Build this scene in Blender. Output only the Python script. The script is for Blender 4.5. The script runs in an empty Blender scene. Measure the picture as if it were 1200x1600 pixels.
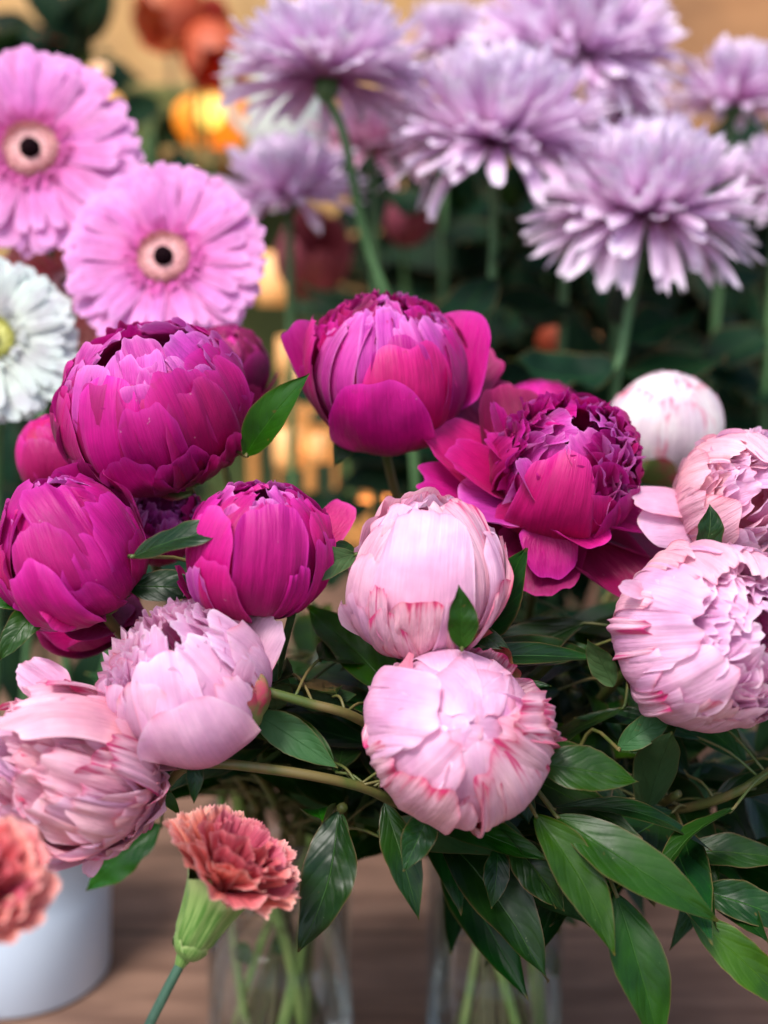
import bpy, math, random
import numpy as np
from mathutils import Vector, Matrix

random.seed(11)
RNG = np.random.default_rng(11)
SC = bpy.context.scene
COL = SC.collection
R_ = math.radians

# ------------------------------------------------------------------ camera
CAMZ = 0.55
PITCH = R_(10)
FPX = 1847.0
cd = bpy.data.cameras.new('camera')
cam = bpy.data.objects.new('camera', cd)
COL.objects.link(cam)
cam.location = (0, 0, CAMZ)
cam.rotation_euler = (R_(90) - PITCH, 0, 0)
cd.sensor_width = 36
cd.lens = FPX / 1600 * 36
cd.clip_start = 0.01
cd.clip_end = 60
cd.dof.use_dof = True
cd.dof.focus_distance = 0.600
cd.dof.aperture_fstop = 3.1
SC.camera = cam

# ------------------------------------------------------------------ sky, sun, exposure
SUN_EL, SUN_AZ = R_(56), R_(205)          # soft light from above and in front, behind the camera's left
w = bpy.data.worlds.new('World')
SC.world = w
w.use_nodes = True
nt = w.node_tree
bg = nt.nodes['Background']
sky = nt.nodes.new('ShaderNodeTexSky')
sky.sky_type = 'NISHITA'
sky.sun_disc = False
sky.sun_elevation = SUN_EL
sky.sun_rotation = SUN_AZ
sky.dust_density = 2.5
nt.links.new(sky.outputs[0], bg.inputs['Color'])
bg.inputs['Strength'].default_value = 0.10
sd = bpy.data.lights.new('sun', 'SUN')
sd.energy = 1.5
sd.angle = R_(16)
sd.color = (1.0, 0.965, 0.93)
sun = bpy.data.objects.new('sun', sd)
COL.objects.link(sun)
dv = Vector((math.sin(SUN_AZ) * math.cos(SUN_EL), math.cos(SUN_AZ) * math.cos(SUN_EL), math.sin(SUN_EL)))
sun.rotation_euler = dv.to_track_quat('Z', 'Y').to_euler()
SC.view_settings.view_transform = 'Standard'
SC.view_settings.look = 'None'
SC.view_settings.gamma = 1
SC.view_settings.exposure = 1.38
SC.render.engine = 'CYCLES'
SC.cycles.use_denoising = True
SC.cycles.max_bounces = 8
SC.cycles.transparent_max_bounces = 16
SC.cycles.caustics_reflective = False
SC.cycles.caustics_refractive = False

# ------------------------------------------------------------------ frame helpers
CAM = np.array([0, 0, CAMZ])
FW = np.array([0, math.cos(PITCH), -math.sin(PITCH)])
UP = np.array([0, math.sin(PITCH), math.cos(PITCH)])
RT = np.array([1.0, 0, 0])


def P(px, py, d):
    return CAM + FW * d + RT * (px - 600) / FPX * d + UP * (800 - py) / FPX * d


def view(x, y, z):
    """direction given as right, up, away from the camera"""
    v = RT * x + UP * y + FW * z
    return v / np.linalg.norm(v)


def proj(p):
    q = np.asarray(p) - CAM
    d = q @ FW
    return 600 + (q @ RT) / d * FPX, 800 - (q @ UP) / d * FPX, d


def nrm(v):
    v = np.asarray(v, float)
    return v / max(1e-9, np.linalg.norm(v))


def sm(a, b, x):
    t = np.clip((x - a) / (b - a), 0, 1)
    return t * t * (3 - 2 * t)


class Noise:
    """smooth sum-of-sines noise, about -1..1"""
    def __init__(self, dim, f, n=7):
        self.k = RNG.normal(0, f, (n, dim))
        self.p = RNG.uniform(0, 6.28, n)
        self.n = n

    def __call__(self, *xs):
        s = 0
        for i in range(self.n):
            a = self.p[i]
            for j, x in enumerate(xs):
                a = a + self.k[i, j] * x
            s = s + np.sin(a)
        return s / math.sqrt(self.n)


# ------------------------------------------------------------------ objects
def mesh_data(name, V, F, mat, UVs=None, smooth=True):
    me = bpy.data.meshes.new(name)
    me.from_pydata([tuple(v) for v in V], [], F)
    if UVs is not None:
        uvl = me.uv_layers.new(name='UVMap')
        li = np.empty(len(me.loops), dtype=np.int32)
        me.loops.foreach_get('vertex_index', li)
        uvl.data.foreach_set('uv', np.asarray(UVs, dtype=np.float32)[li].ravel())
    if smooth:
        me.polygons.foreach_set('use_smooth', np.ones(len(me.polygons), dtype=bool))
    if mat:
        me.materials.append(mat)
    me.update()
    return me


def tag(o, label=None, cat=None, group=None, kind=None):
    if label: o['label'] = label
    if cat: o['category'] = cat
    if group: o['group'] = group
    if kind: o['kind'] = kind
    return o


def thing(name, loc, label, cat, group=None, kind=None):
    o = bpy.data.objects.new(name, None)
    o.empty_display_size = 0.02
    o.location = tuple(loc)
    COL.objects.link(o)
    return tag(o, label, cat, group, kind)


def root_of(o):
    while o.parent:
        o = o.parent
    return o


def obj(name, V, F, mat, parent=None, UVs=None, smooth=True):
    """vertices in world space; they are stored relative to the thing's base"""
    V = np.asarray(V, float)
    if parent is not None:
        V = V - np.array(root_of(parent).location)
    o = bpy.data.objects.new(name, mesh_data(name, V, F, mat, UVs, smooth))
    COL.objects.link(o)
    if parent is not None:
        o.parent = parent
    return o


def grid_faces(nu, nv, wrap=False, off=0):
    F = []
    for j in range(nv - 1):
        for i in range(nu - 1 if not wrap else nu):
            a = off + j * nu + i
            b = off + j * nu + (i + 1) % nu
            F.append((a, b, b + nu, a + nu))
    return F


def tube(pts, rad, n=9, cap=True):
    pts = np.asarray(pts, float)
    m = len(pts)
    rad = np.full(m, rad) if np.isscalar(rad) else np.asarray(rad, float)
    T = np.gradient(pts, axis=0)
    T /= np.maximum(1e-9, np.linalg.norm(T, axis=1))[:, None]
    N = np.cross(T[0], [0.3, 0.9, 0.2]); N = nrm(N)
    V, UVs = [], []
    for i in range(m):
        N = N - T[i] * (N @ T[i]); N = nrm(N)
        B = np.cross(T[i], N)
        for k in range(n):
            a = 2 * math.pi * k / n
            V.append(pts[i] + rad[i] * (math.cos(a) * N + math.sin(a) * B))
            UVs.append((k / n, i / (m - 1)))
    F = grid_faces(n, m, wrap=True)
    if cap:
        F.append(tuple(range(n))[::-1])
        F.append(tuple(range((m - 1) * n, m * n)))
    return np.array(V), F, np.array(UVs)


def smooth_path(ctrl, n=24):
    c = [np.asarray(p, float) for p in ctrl]
    c = [2 * c[0] - c[1]] + c + [2 * c[-1] - c[-2]]
    out = []
    segs = len(c) - 3
    per = max(3, n // segs)
    for s in range(segs):
        p0, p1, p2, p3 = c[s:s + 4]
        for k in range(per):
            t = k / per
            out.append(0.5 * ((2 * p1) + (-p0 + p2) * t + (2 * p0 - 5 * p1 + 4 * p2 - p3) * t * t + (-p0 + 3 * p1 - 3 * p2 + p3) * t ** 3))
    out.append(c[-2])
    return np.array(out)


def merge(parts):
    V, F, U = [], [], []
    off = 0
    for v, f, u in parts:
        V.append(v); U.append(u)
        F += [tuple(i + off for i in q) for q in f]
        off += len(v)
    return np.vstack(V), F, np.vstack(U)


def lathe(center, axis, prof, n=48, e1=None):
    """prof: list of (radius, height along the axis)"""
    axis = nrm(axis)
    if e1 is None:
        e1 = nrm(np.cross(axis, [0.31, 0.2, 0.93])) if abs(axis[2]) < .95 else np.array([1.0, 0, 0])
    e2 = np.cross(axis, e1)
    V, U = [], []
    for j, (r, h) in enumerate(prof):
        for k in range(n):
            a = 2 * math.pi * k / n
            V.append(center + axis * h + r * (math.cos(a) * e1 + math.sin(a) * e2))
            U.append((k / n, j / max(1, len(prof) - 1)))
    return np.array(V), grid_faces(n, len(prof), wrap=True), np.array(U)


# ------------------------------------------------------------------ materials
class NB:
    def __init__(self, name):
        self.m = bpy.data.materials.new(name)
        self.m.use_nodes = True
        self.t = self.m.node_tree
        self.out = self.t.nodes['Material Output']
        self.bsdf = self.t.nodes['Principled BSDF']

    def n(self, typ, ins=None, **kw):
        nd = self.t.nodes.new(typ)
        for k, v in kw.items():
            setattr(nd, k, v)
        for k, v in (ins or {}).items():
            self.set(nd, k, v)
        return nd

    def set(self, nd, k, v):
        if isinstance(v, bpy.types.NodeSocket):
            self.t.links.new(v, nd.inputs[k])
        else:
            nd.inputs[k].default_value = v

    def math(self, op, a, b=0.0, c=0.0, clamp=False):
        nd = self.n('ShaderNodeMath', {0: a, 1: b, 2: c}, operation=op, use_clamp=clamp)
        return nd.outputs[0]

    def mix(self, f, a, b, blend='MIX'):
        nd = self.n('ShaderNodeMix', data_type='RGBA', blend_type=blend)
        self.set(nd, 0, f); self.set(nd, 6, a); self.set(nd, 7, b)
        return nd.outputs[2]

    def ramp(self, f, stops):
        nd = self.n('ShaderNodeValToRGB', {0: f})
        cr = nd.color_ramp
        while len(cr.elements) < len(stops):
            cr.elements.new(0.5)
        for e, (p, c) in zip(cr.elements, stops):
            e.position = p
            e.color = c if len(c) == 4 else (*c, 1)
        return nd.outputs[0]

    def maprange(self, f, a, b, c=0.0, d=1.0):
        nd = self.n('ShaderNodeMapRange', {0: f, 1: a, 2: b, 3: c, 4: d})
        nd.interpolation_type = 'SMOOTHSTEP'
        return nd.outputs[0]

    def noise(self, vec, scale, detail=3, rough=.55):
        nd = self.n('ShaderNodeTexNoise', {'Vector': vec, 'Scale': scale, 'Detail': detail, 'Roughness': rough})
        return nd.outputs[0]


def c4(c):
    return (c[0], c[1], c[2], 1)


def petal_mat(name, base, mid, tip, edge=None, flame=None, flame_amt=0.0, transl=.3, rough=.5, vein=.12, bump=.25,
              sheen=.25, hue_var=.012, val_var=.16, veinf=46.0, sub=False):
    b = NB(name)
    uv = b.n('ShaderNodeUVMap').outputs[0]
    sx = b.n('ShaderNodeSeparateXYZ', {0: uv})
    u, v = sx.outputs[0], sx.outputs[1]
    rnd = b.n('ShaderNodeObjectInfo').outputs['Random']
    r10 = b.math('MULTIPLY', rnd, 37.0)
    col = b.ramp(v, [(0.0, c4(base)), (0.45, c4(mid)), (1.0, c4(tip))])
    # fine veins fanning along the petal
    vv = b.n('ShaderNodeCombineXYZ', {0: b.math('MULTIPLY', u, veinf), 1: b.math('MULTIPLY', v, 3.2), 2: r10}).outputs[0]
    vn = b.noise(vv, 1.0, 3)
    vfac = b.maprange(vn, .35, .7, 1 - vein, 1 + vein * .6)
    vc = b.n('ShaderNodeCombineXYZ', {0: vfac, 1: vfac, 2: vfac}).outputs[0]
    col = b.mix(1.0, col, vc, 'MULTIPLY')
    # broad blotches
    tc = b.n('ShaderNodeTexCoord').outputs['Object']
    bn = b.noise(tc, 45.0, 3)
    bfac = b.maprange(bn, .3, .7, .86, 1.1)
    bc = b.n('ShaderNodeCombineXYZ', {0: bfac, 1: b.maprange(bn, .3, .7, .78, 1.15), 2: bfac}).outputs[0]
    col = b.mix(1.0, col, bc, 'MULTIPLY')
    eu = b.math('ABSOLUTE', b.math('SUBTRACT', b.math('MULTIPLY', u, 2.0), 1.0))
    if edge is not None:
        ef = b.math('MAXIMUM', b.math('POWER', eu, 14.0), b.math('POWER', v, 26.0))
        col = b.mix(b.math('MULTIPLY', ef, .75), col, c4(edge))
    if flame is not None:
        fv = b.n('ShaderNodeCombineXYZ', {0: b.math('MULTIPLY', u, 15.0), 1: b.math('MULTIPLY', v, 1.3), 2: r10}).outputs[0]
        lv = b.n('ShaderNodeCombineXYZ', {0: b.math('MULTIPLY', u, 2.5), 1: b.math('MULTIPLY', v, 2.0), 2: b.math('ADD', r10, 5.0)}).outputs[0]
        f1 = b.noise(fv, 1.0, 3, .6)
        f2 = b.noise(lv, 1.0, 2)
        em = b.math('MAXIMUM', b.math('POWER', eu, 4.0), b.math('POWER', v, 7.0))
        thr = b.math('ADD', b.math('ADD', b.math('MULTIPLY', f1, .75), b.math('MULTIPLY', em, .21)), b.math('MULTIPLY', f2, .50))
        ff = b.maprange(thr, .82 - .10 * flame_amt, .98 - .10 * flame_amt)
        mg_ = b.math('MULTIPLY', b.math('MAXIMUM', b.math('POWER', eu, 22.0), b.math('POWER', v, 45.0)), b.maprange(f2, .42, .6))
        ff = b.math('MAXIMUM', b.math('MULTIPLY', ff, .9), b.math('MULTIPLY', mg_, .6))
        col = b.mix(ff, col, c4(flame))
    br = b.math('MULTIPLY', b.maprange(b.noise(tc, 150.0, 3), .60, .70), b.math('MAXIMUM', b.math('POWER', eu, 10.0), b.math('POWER', v, 16.0)))
    col = b.mix(b.math('MULTIPLY', br, .45), col, c4([tip[0] * .62, tip[1] * .62 + .02, tip[2] * .42]))
    sp = b.noise(tc, 260.0, 2)
    col = b.mix(b.maprange(sp, .735, .79, 0.0, .45), col, c4([min(1, x * .6 + .35) for x in tip]))
    hs = b.n('ShaderNodeHueSaturation', {
        'Hue': b.math('ADD', .5 - hue_var, b.math('MULTIPLY', rnd, 2 * hue_var)),
        'Value': b.math('ADD', 1 - val_var / 2, b.math('MULTIPLY', b.math('FRACT', r10), val_var)), 'Color': col})
    col = hs.outputs[0]
    wv = b.n('ShaderNodeCombineXYZ', {0: b.math('MULTIPLY', u, 9.0), 1: b.math('MULTIPLY', v, 2.6), 2: r10}).outputs[0]
    wn = b.noise(wv, 1.0, 3, .6)
    bp = b.n('ShaderNodeBump', {'Strength': min(1, bump * 1.7), 'Distance': .0016, 'Height': b.math('ADD', b.math('ADD', b.math('MULTIPLY', vn, .55), b.math('MULTIPLY', bn, .6)), b.math('MULTIPLY', wn, 2.2))})
    b.set(b.bsdf, 'Base Color', col)
    b.set(b.bsdf, 'Roughness', rough)
    b.set(b.bsdf, 'Sheen Weight', sheen)
    b.set(b.bsdf, 'Sheen Roughness', .4)
    b.set(b.bsdf, 'Sheen Tint', (1, .8, .95, 1))
    b.set(b.bsdf, 'Specular IOR Level', .35)
    b.set(b.bsdf, 'Normal', bp.outputs[0])
    tr = b.n('ShaderNodeBsdfTranslucent', {'Color': b.n('ShaderNodeGamma', {0: col, 1: .85}).outputs[0], 'Normal': bp.outputs[0]})
    mx = b.n('ShaderNodeMixShader', {0: transl, 1: b.bsdf.outputs[0], 2: tr.outputs[0]})
    b.t.links.new(mx.outputs[0], b.out.inputs[0])
    return b.m


def leaf_mat(name, dark, light, back, rough=.34, vein=(.05, .13, .03), edge=(.16, .10, .05), spec=.30):
    b = NB(name)
    uv = b.n('ShaderNodeUVMap').outputs[0]
    sx = b.n('ShaderNodeSeparateXYZ', {0: uv})
    u, v = sx.outputs[0], sx.outputs[1]
    rnd = b.n('ShaderNodeObjectInfo').outputs['Random']
    r10 = b.math('MULTIPLY', rnd, 31.0)
    au = b.math('ABSOLUTE', b.math('SUBTRACT', b.math('MULTIPLY', u, 2.0), 1.0))
    tc = b.n('ShaderNodeTexCoord').outputs['Object']
    n1 = b.noise(tc, 38.0, 4)
    col = b.mix(b.maprange(n1, .3, .7), c4(dark), c4(light))
    wob = b.math('MULTIPLY', b.noise(b.n('ShaderNodeCombineXYZ', {0: b.math('MULTIPLY', u, 3.0), 1: b.math('MULTIPLY', v, 5.0), 2: r10}).outputs[0], 1.0, 2), .09)
    lat = b.math('FRACT', b.math('ADD', b.math('SUBTRACT', b.math('MULTIPLY', b.math('ADD', v, wob), 6.5), b.math('MULTIPLY', b.math('POWER', au, 1.3), 2.2)), r10))
    latd = b.math('ABSOLUTE', b.math('SUBTRACT', lat, .5))
    latv = b.maprange(latd, 0.0, .055, 1.0, 0.0)
    latw = b.maprange(latd, 0.0, .3, 1.0, 0.0)
    midv = b.maprange(au, 0.0, .045, 1.0, 0.0)
    vm = b.math('MAXIMUM', b.math('MULTIPLY', latv, .16), b.math('MULTIPLY', midv, .55))
    front = b.mix(vm, col, c4(vein))
    bn2 = b.mix(b.math('MULTIPLY', vm, .6), c4(back), (back[0] * .45, back[1] * .5, back[2] * .45, 1))
    geo = b.n('ShaderNodeNewGeometry')
    col = b.mix(geo.outputs['Backfacing'], front, bn2)
    col = b.mix(b.math('MULTIPLY', b.math('POWER', au, 30.0), .8), col, c4(edge))
    bs = b.noise(tc, 130.0, 3)
    col = b.mix(b.maprange(bs, .70, .76, 0.0, .6), col, (.10, .07, .02, 1))
    col = b.mix(b.math('MULTIPLY', b.maprange(v, .95, 1.0), .6), col, (.16, .11, .04, 1))
    # small scuffs and pale specks
    sp = b.noise(tc, 420.0, 2)
    col = b.mix(b.maprange(sp, .74, .8, 0.0, .35), col, (.3, .36, .2, 1))
    hs = b.n('ShaderNodeHueSaturation', {'Hue': b.math('ADD', .475, b.math('MULTIPLY', rnd, .045)), 'Saturation': 1.12,
                                         'Value': b.math('ADD', .62, b.math('MULTIPLY', b.math('FRACT', r10), .6)), 'Color': col})
    col = hs.outputs[0]
    hgt = b.math('ADD', b.math('ADD', b.math('MULTIPLY', latw, -.22), b.math('MULTIPLY', midv, -1.2)), b.math('MULTIPLY', n1, .9))
    bp = b.n('ShaderNodeBump', {'Strength': .38, 'Distance': .0012, 'Height': hgt})
    b.set(b.bsdf, 'Base Color', col)
    b.set(b.bsdf, 'Roughness', b.math('ADD', rough, b.math('MULTIPLY', n1, .12)))
    b.set(b.bsdf, 'Specular IOR Level', spec)
    b.set(b.bsdf, 'Normal', bp.outputs[0])
    tr = b.n('ShaderNodeBsdfTranslucent', {'Color': b.mix(1.0, col, (1.2, 1.5, .6, 1), 'MULTIPLY')})
    mx = b.n('ShaderNodeMixShader', {0: .16, 1: b.bsdf.outputs[0], 2: tr.outputs[0]})
    b.t.links.new(mx.outputs[0], b.out.inputs[0])
    return b.m


def plain_mat(name, c1, c2, scale=30, rough=.6, stretch=(1, 1, 1), bump=.3, dist=.002, spec=.4, detail=4, lo=.35, hi=.65):
    b = NB(name)
    tc = b.n('ShaderNodeTexCoord').outputs['Object']
    mp = b.n('ShaderNodeMapping', {'Vector': tc, 'Scale': stretch}).outputs[0]
    n1 = b.noise(mp, scale, detail)
    col = b.mix(b.maprange(n1, lo, hi), c4(c1), c4(c2))
    b.set(b.bsdf, 'Base Color', col)
    b.set(b.bsdf, 'Roughness', rough)
    b.set(b.bsdf, 'Specular IOR Level', spec)
    bp = b.n('ShaderNodeBump', {'Strength': bump, 'Distance': dist, 'Height': n1})
    b.set(b.bsdf, 'Normal', bp.outputs[0])
    return b.m


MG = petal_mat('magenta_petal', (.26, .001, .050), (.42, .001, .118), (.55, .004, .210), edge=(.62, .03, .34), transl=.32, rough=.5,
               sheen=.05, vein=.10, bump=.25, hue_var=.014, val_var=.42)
MGI = petal_mat('inner_magenta_petal', (.34, .002, .12), (.50, .012, .27), (.64, .07, .45), edge=(.8, .25, .66), transl=.32, rough=.5,
                sheen=.08, vein=.12, bump=.3, val_var=.2)
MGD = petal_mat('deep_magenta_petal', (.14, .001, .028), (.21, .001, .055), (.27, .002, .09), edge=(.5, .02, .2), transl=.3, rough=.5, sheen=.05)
PK = petal_mat('pink_petal', (.80, .30, .42), (.85, .44, .63), (.88, .54, .74), edge=(.92, .68, .82), transl=.38, rough=.5,
               flame=(.72, .03, .16), flame_amt=-.8, sheen=.04, vein=.06, bump=.22, hue_var=.012, val_var=.1)
PKF = petal_mat('flamed_pink_petal', (.80, .22, .32), (.85, .44, .56), (.88, .54, .66), edge=(.86, .25, .4), transl=.3, rough=.5,
                flame=(.60, .006, .155), flame_amt=.75, sheen=.04, vein=.10, bump=.35, val_var=.08)
PKR = petal_mat('rose_pink_petal', (.84, .22, .33), (.89, .40, .50), (.91, .53, .62), edge=(.93, .62, .72), transl=.32, rough=.5,
                flame=(.74, .04, .16), flame_amt=-.45, sheen=.04, vein=.08, bump=.3, val_var=.1)
LIL = petal_mat('inner_lilac_petal', (.72, .12, .38), (.84, .38, .63), (.89, .55, .76), edge=(.94, .76, .88), transl=.38, rough=.5,
                sheen=.05, vein=.05, bump=.22, val_var=.1)
MUM = petal_mat('lilac_petal', (.54, .12, .40), (.77, .46, .73), (.89, .74, .90), edge=(.94, .85, .95), transl=.36, rough=.55, sheen=.05,
                veinf=10, val_var=.18)
MUMW = petal_mat('grey_pink_petal', (.56, .16, .32), (.66, .32, .48), (.70, .44, .58), transl=.34, rough=.55, sheen=.05, veinf=10)
GER = petal_mat('gerbera_petal', (.74, .06, .36), (.82, .23, .60), (.85, .36, .73), edge=(.88, .46, .78), transl=.34, rough=.5, sheen=.05,
                veinf=14, vein=.18, val_var=.14)
GERW = petal_mat('white_gerbera_petal', (.66, .68, .50), (.70, .74, .68), (.72, .78, .76), transl=.3, rough=.5, sheen=.0, veinf=14, val_var=.12)
COR = petal_mat('coral_petal', (.58, .03, .04), (.74, .11, .11), (.84, .25, .22), edge=(.92, .58, .50), transl=.3, rough=.55, sheen=.05,
                veinf=30, vein=.2, val_var=.16)
CORD = petal_mat('deep_coral_petal', (.30, .01, .03), (.46, .03, .06), (.62, .10, .13), edge=(.78, .3, .3), transl=.3, rough=.55, sheen=.05,
                 veinf=30, vein=.2)
TUL = petal_mat('orange_red_petal', (.46, .04, .015), (.58, .07, .03), (.64, .13, .07), transl=.3, rough=.5, sheen=.0)
LF = leaf_mat('dark_leaf', (.004, .020, .005), (.010, .044, .007), (.055, .10, .045))
LFB = leaf_mat('bright_leaf', (.008, .048, .002), (.020, .090, .004), (.08, .14, .05), rough=.36)
LFP = leaf_mat('pale_leaf_reverse', (.032, .080, .028), (.052, .11, .042), (.02, .06, .015), rough=.5, vein=(.03, .075, .025), spec=.3)
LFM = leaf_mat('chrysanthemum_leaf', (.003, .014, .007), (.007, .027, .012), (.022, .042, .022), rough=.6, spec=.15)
STM = plain_mat('peony_stem_skin', (.060, .095, .018), (.135, .105, .035), 60, .5, (1, 1, .3))
STG = plain_mat('green_stem_skin', (.05, .13, .04), (.09, .19, .07), 60, .5, (1, 1, .3))
SEP = plain_mat('sepal_skin', (.16, .22, .06), (.42, .05, .09), 60, .45, bump=.3, lo=.4, hi=.6)
SEPR = plain_mat('red_sepal_skin', (.22, .16, .06), (.34, .02, .05), 55, .42, bump=.3, lo=.3, hi=.55)

# ------------------------------------------------------------------ petals
def shell_petal(C, R, A, tipdir, hw, r=1.0, curl=0.0, frill=0.0, ridge=0.0, rough=.020, notch=0.0, flare=0.0, tw=.03, sq=1.0,
                nu=25, nv=24, psi0=.12, blunt=3.6, shift=0.0, tipwave=.05, base=.42, edgeup=0.0, belly=0.0, psi_add=0.0, span=None):
    """A petal hugging an ellipsoid round C (axis A, opening up A, rooted at the pole under it), tip in direction tipdir."""
    A = nrm(A)
    td = nrm(tipdir)
    psi1 = math.acos(np.clip(-(td @ A), -1, 1))
    t0 = td - A * (td @ A)
    t0 = nrm(t0) if np.linalg.norm(t0) > 1e-4 else nrm(np.cross(A, [.3, .5, .1]))
    side = np.cross(A, t0)
    psi1 += psi_add
    if span is not None:
        psi0 = psi1 - span
    u = np.sin(np.linspace(-1, 1, nu) * math.pi / 2 * .94)
    u = u / u[-1]
    v = np.sin(np.linspace(0, 1, nv) * math.pi / 2 * .9) / math.sin(math.pi / 2 * .9)
    U, V = np.meshgrid(u, v)
    nz, nz2, ne, nz3 = Noise(2, 2.2), Noise(2, 5.0, 9), Noise(1, 4.0, 6), Noise(2, 7.0, 8)
    w = hw * (base + (1 - base) * sm(0, .6, V)) * (1 + .06 * nz(V * 1.3, np.sign(U) * 3)) * (1 - .10 * V ** 4)
    rnd = 1 - np.sqrt(np.maximum(0, 1 - np.abs(U) ** (blunt * .62)))
    drop = min(hw * 1.05, .85 * (psi1 - psi0)) * rnd
    end = psi1 - drop + tipwave * ne(U * 1.4) - notch * np.exp(-(U / .16) ** 2)
    if frill:
        end = end + frill * .22 * np.sin(U * 14 + nz.p[2] * 3)
    psi = psi0 + (end - psi0) * V
    s = U * w
    c0 = -np.cos(psi)[..., None] * A + np.sin(psi)[..., None] * t0
    D = np.cos(s)[..., None] * c0 + np.sin(s)[..., None] * side
    rr = r * (.80 + .20 * sm(0, .35, V))
    rr = rr + curl * V ** 5 + flare * V ** 2 + tw * U * (1 - .3 * V) + edgeup * np.abs(U) ** 3 * V + belly * np.sin(V * math.pi)
    rr = rr + (rough * (nz(U * 1.5, V * 2) + .5 * nz2(U, V * .8)) + .006 * nz3(U, V * .25)) * (.3 + .7 * V)
    if ridge:
        rg = np.abs(np.sin(U * 6.5 + 1.6 * nz(U * .8, V * 1.1) + nz.p[0]))
        rr = rr + ridge * (1 - rg) * sm(.1, .5, V) * (.4 + .6 * np.abs(nz2(U * .5, V * .4)))
    if frill:
        rr = rr + frill * V ** 4 * np.sin(U * 9 + 4 * nz(U * .9, V * .5) + nz.p[1])
    off = D * rr[..., None]
    ax = off @ A
    off = off + (sq - 1) * ax[..., None] * A
    X = C + A * shift * R + R * off
    return X.reshape(-1, 3), grid_faces(nu, nv), np.stack([(U.ravel() + 1) / 2, V.ravel()], 1)


def free_petal(O, d, nrml, L, W, base=.15, cup=.0, bend=.0, frill=.0, fk=4.0, serr=0.0, fan=False, pointed=1.0, nu=21, nv=22,
               rough=.01, twist=0.0, fold=0.0, bend2=0.0, tipw=.03, maxat=.62):
    """A petal standing free: root O, direction d, face normal nrml; bend > 0 leans the tip towards the normal."""
    d = nrm(d); N0 = nrm(nrml - d * (np.asarray(nrml) @ d)); S = np.cross(N0, d)
    u = np.linspace(-1, 1, nu)
    v = np.sin(np.linspace(0, 1, nv) * math.pi / 2) if not fan else np.linspace(0, 1, nv)
    U, V = np.meshgrid(u, v)
    nz, ne, n2 = Noise(2, 2.0), Noise(1, 4.5, 6), Noise(2, 5, 8)
    if fan:
        w = base + (1 - base) * V ** .9
        Vl = V * (1 - .16 * U ** 2) * (1 + V * .05 * ne(U))
    else:
        if pointed >= 1:
            w = (base + (1 - base) * sm(0, maxat, V)) * (1 - .08 * V ** 4)
            rnd = 1 - np.sqrt(np.maximum(0, 1 - np.abs(U) ** 2.3))
            Vl = V * (1 - min(.8, .5 * W / L) * rnd + tipw * ne(U * 1.3))
        else:
            w = (base + (1 - base) * sm(0, maxat, V))
            x = np.clip((V - maxat) / (1.001 - maxat), 0, 1)
            w = w * np.maximum(.012, 1 - x ** (2.4 * pointed)) ** .85
            Vl = V * (1 + V ** 3 * tipw * ne(U * 1.3))
    if serr:
        tri = np.abs(((U * 7.5 + nz.p[0]) % 1) - .5) * 2
        Vl = Vl * (1 - serr * tri * V ** 3)
    s = U * w * W / 2
    ang = bend * V + bend2 * V * V
    al = np.cumsum(np.vstack([np.zeros((1, nu)), np.diff(Vl, axis=0)]) * np.cos(ang), axis=0) * L
    an = np.cumsum(np.vstack([np.zeros((1, nu)), np.diff(Vl, axis=0)]) * np.sin(ang), axis=0) * L
    an = an + cup * W * (U ** 2) * w * (1 - .2 * V) + rough * L * (nz(U, V) + .4 * n2(U, V)) * V
    if fold:
        an = an + fold * W * np.abs(U) * w
    if frill:
        ph = nz.p[1]
        an = an + frill * W * V ** 1.7 * (np.sin(U * fk * 2 + ph + .9 * nz(U, V)) + .5 * np.sin(U * fk * 4.3 + ph * 2 + nz(U, V)))
        s = s + frill * .25 * W * V ** 2 * np.cos(U * fk * 2 + ph)
    tws = twist * V
    sx = s * np.cos(tws); sn = s * np.sin(tws)
    X = O + al[..., None] * d + (an + sn)[..., None] * N0 + sx[..., None] * S
    return X.reshape(-1, 3), grid_faces(nu, nv), np.stack([(U.ravel() + 1) / 2, V.ravel()], 1)


def leaf_geo(b, t, W, nrml, sag=.12, fold=.25, wave=.03, twist=0.0, nu=13, nv=30, shape=1.0, side=0.0):
    b, t = np.asarray(b, float), np.asarray(t, float)
    L = np.linalg.norm(t - b)
    d = (t - b) / L
    N0 = nrm(nrml - d * (np.asarray(nrml) @ d)); S = np.cross(d, N0)
    u = np.linspace(-1, 1, nu)
    v = np.linspace(0, 1, nv)
    U, V = np.meshgrid(u, v)
    nz, n2 = Noise(2, 3.0), Noise(2, 7.0)
    f = (np.clip(V, 0, 1) ** .80) * ((1 - V) ** (1.12 * shape))
    f = f / f.max()
    f = np.maximum(f, .03) * (1 + .06 * nz(V * 3, np.sign(U)) + .015 * n2(V * 5, np.sign(U)))
    s = U * f * W / 2
    tw = twist * (V - .3) + .12 * nz.p[0] / 6.28 * V
    h = sag * L * np.sin(V * math.pi) ** 1.0 * 1.0
    n = fold * W * f * np.abs(U) ** 1.25 * .5 + wave * W * nz(V * 2.4, U * .4) * np.abs(U) * 2 + .012 * W * n2(U * 1.2, V * 3)
    X = b + (V * L)[..., None] * d + (s * np.cos(tw))[..., None] * S + (s * np.sin(tw) + n + h)[..., None] * N0 \
        + (side * L * np.sin(V * math.pi))[..., None] * S
    return X.reshape(-1, 3), grid_faces(nu, nv), np.stack([(U.ravel() + 1) / 2, V.ravel()], 1)


# ------------------------------------------------------------------ heads placed so far (for keeping leaves clear)
HEADS = []
VASE_L = np.array([-.077, .80, 0.0]); RV_L = .054
VASE_R = np.array([.080, .785, 0.0]); RV_R = .050
VH = .185


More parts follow.
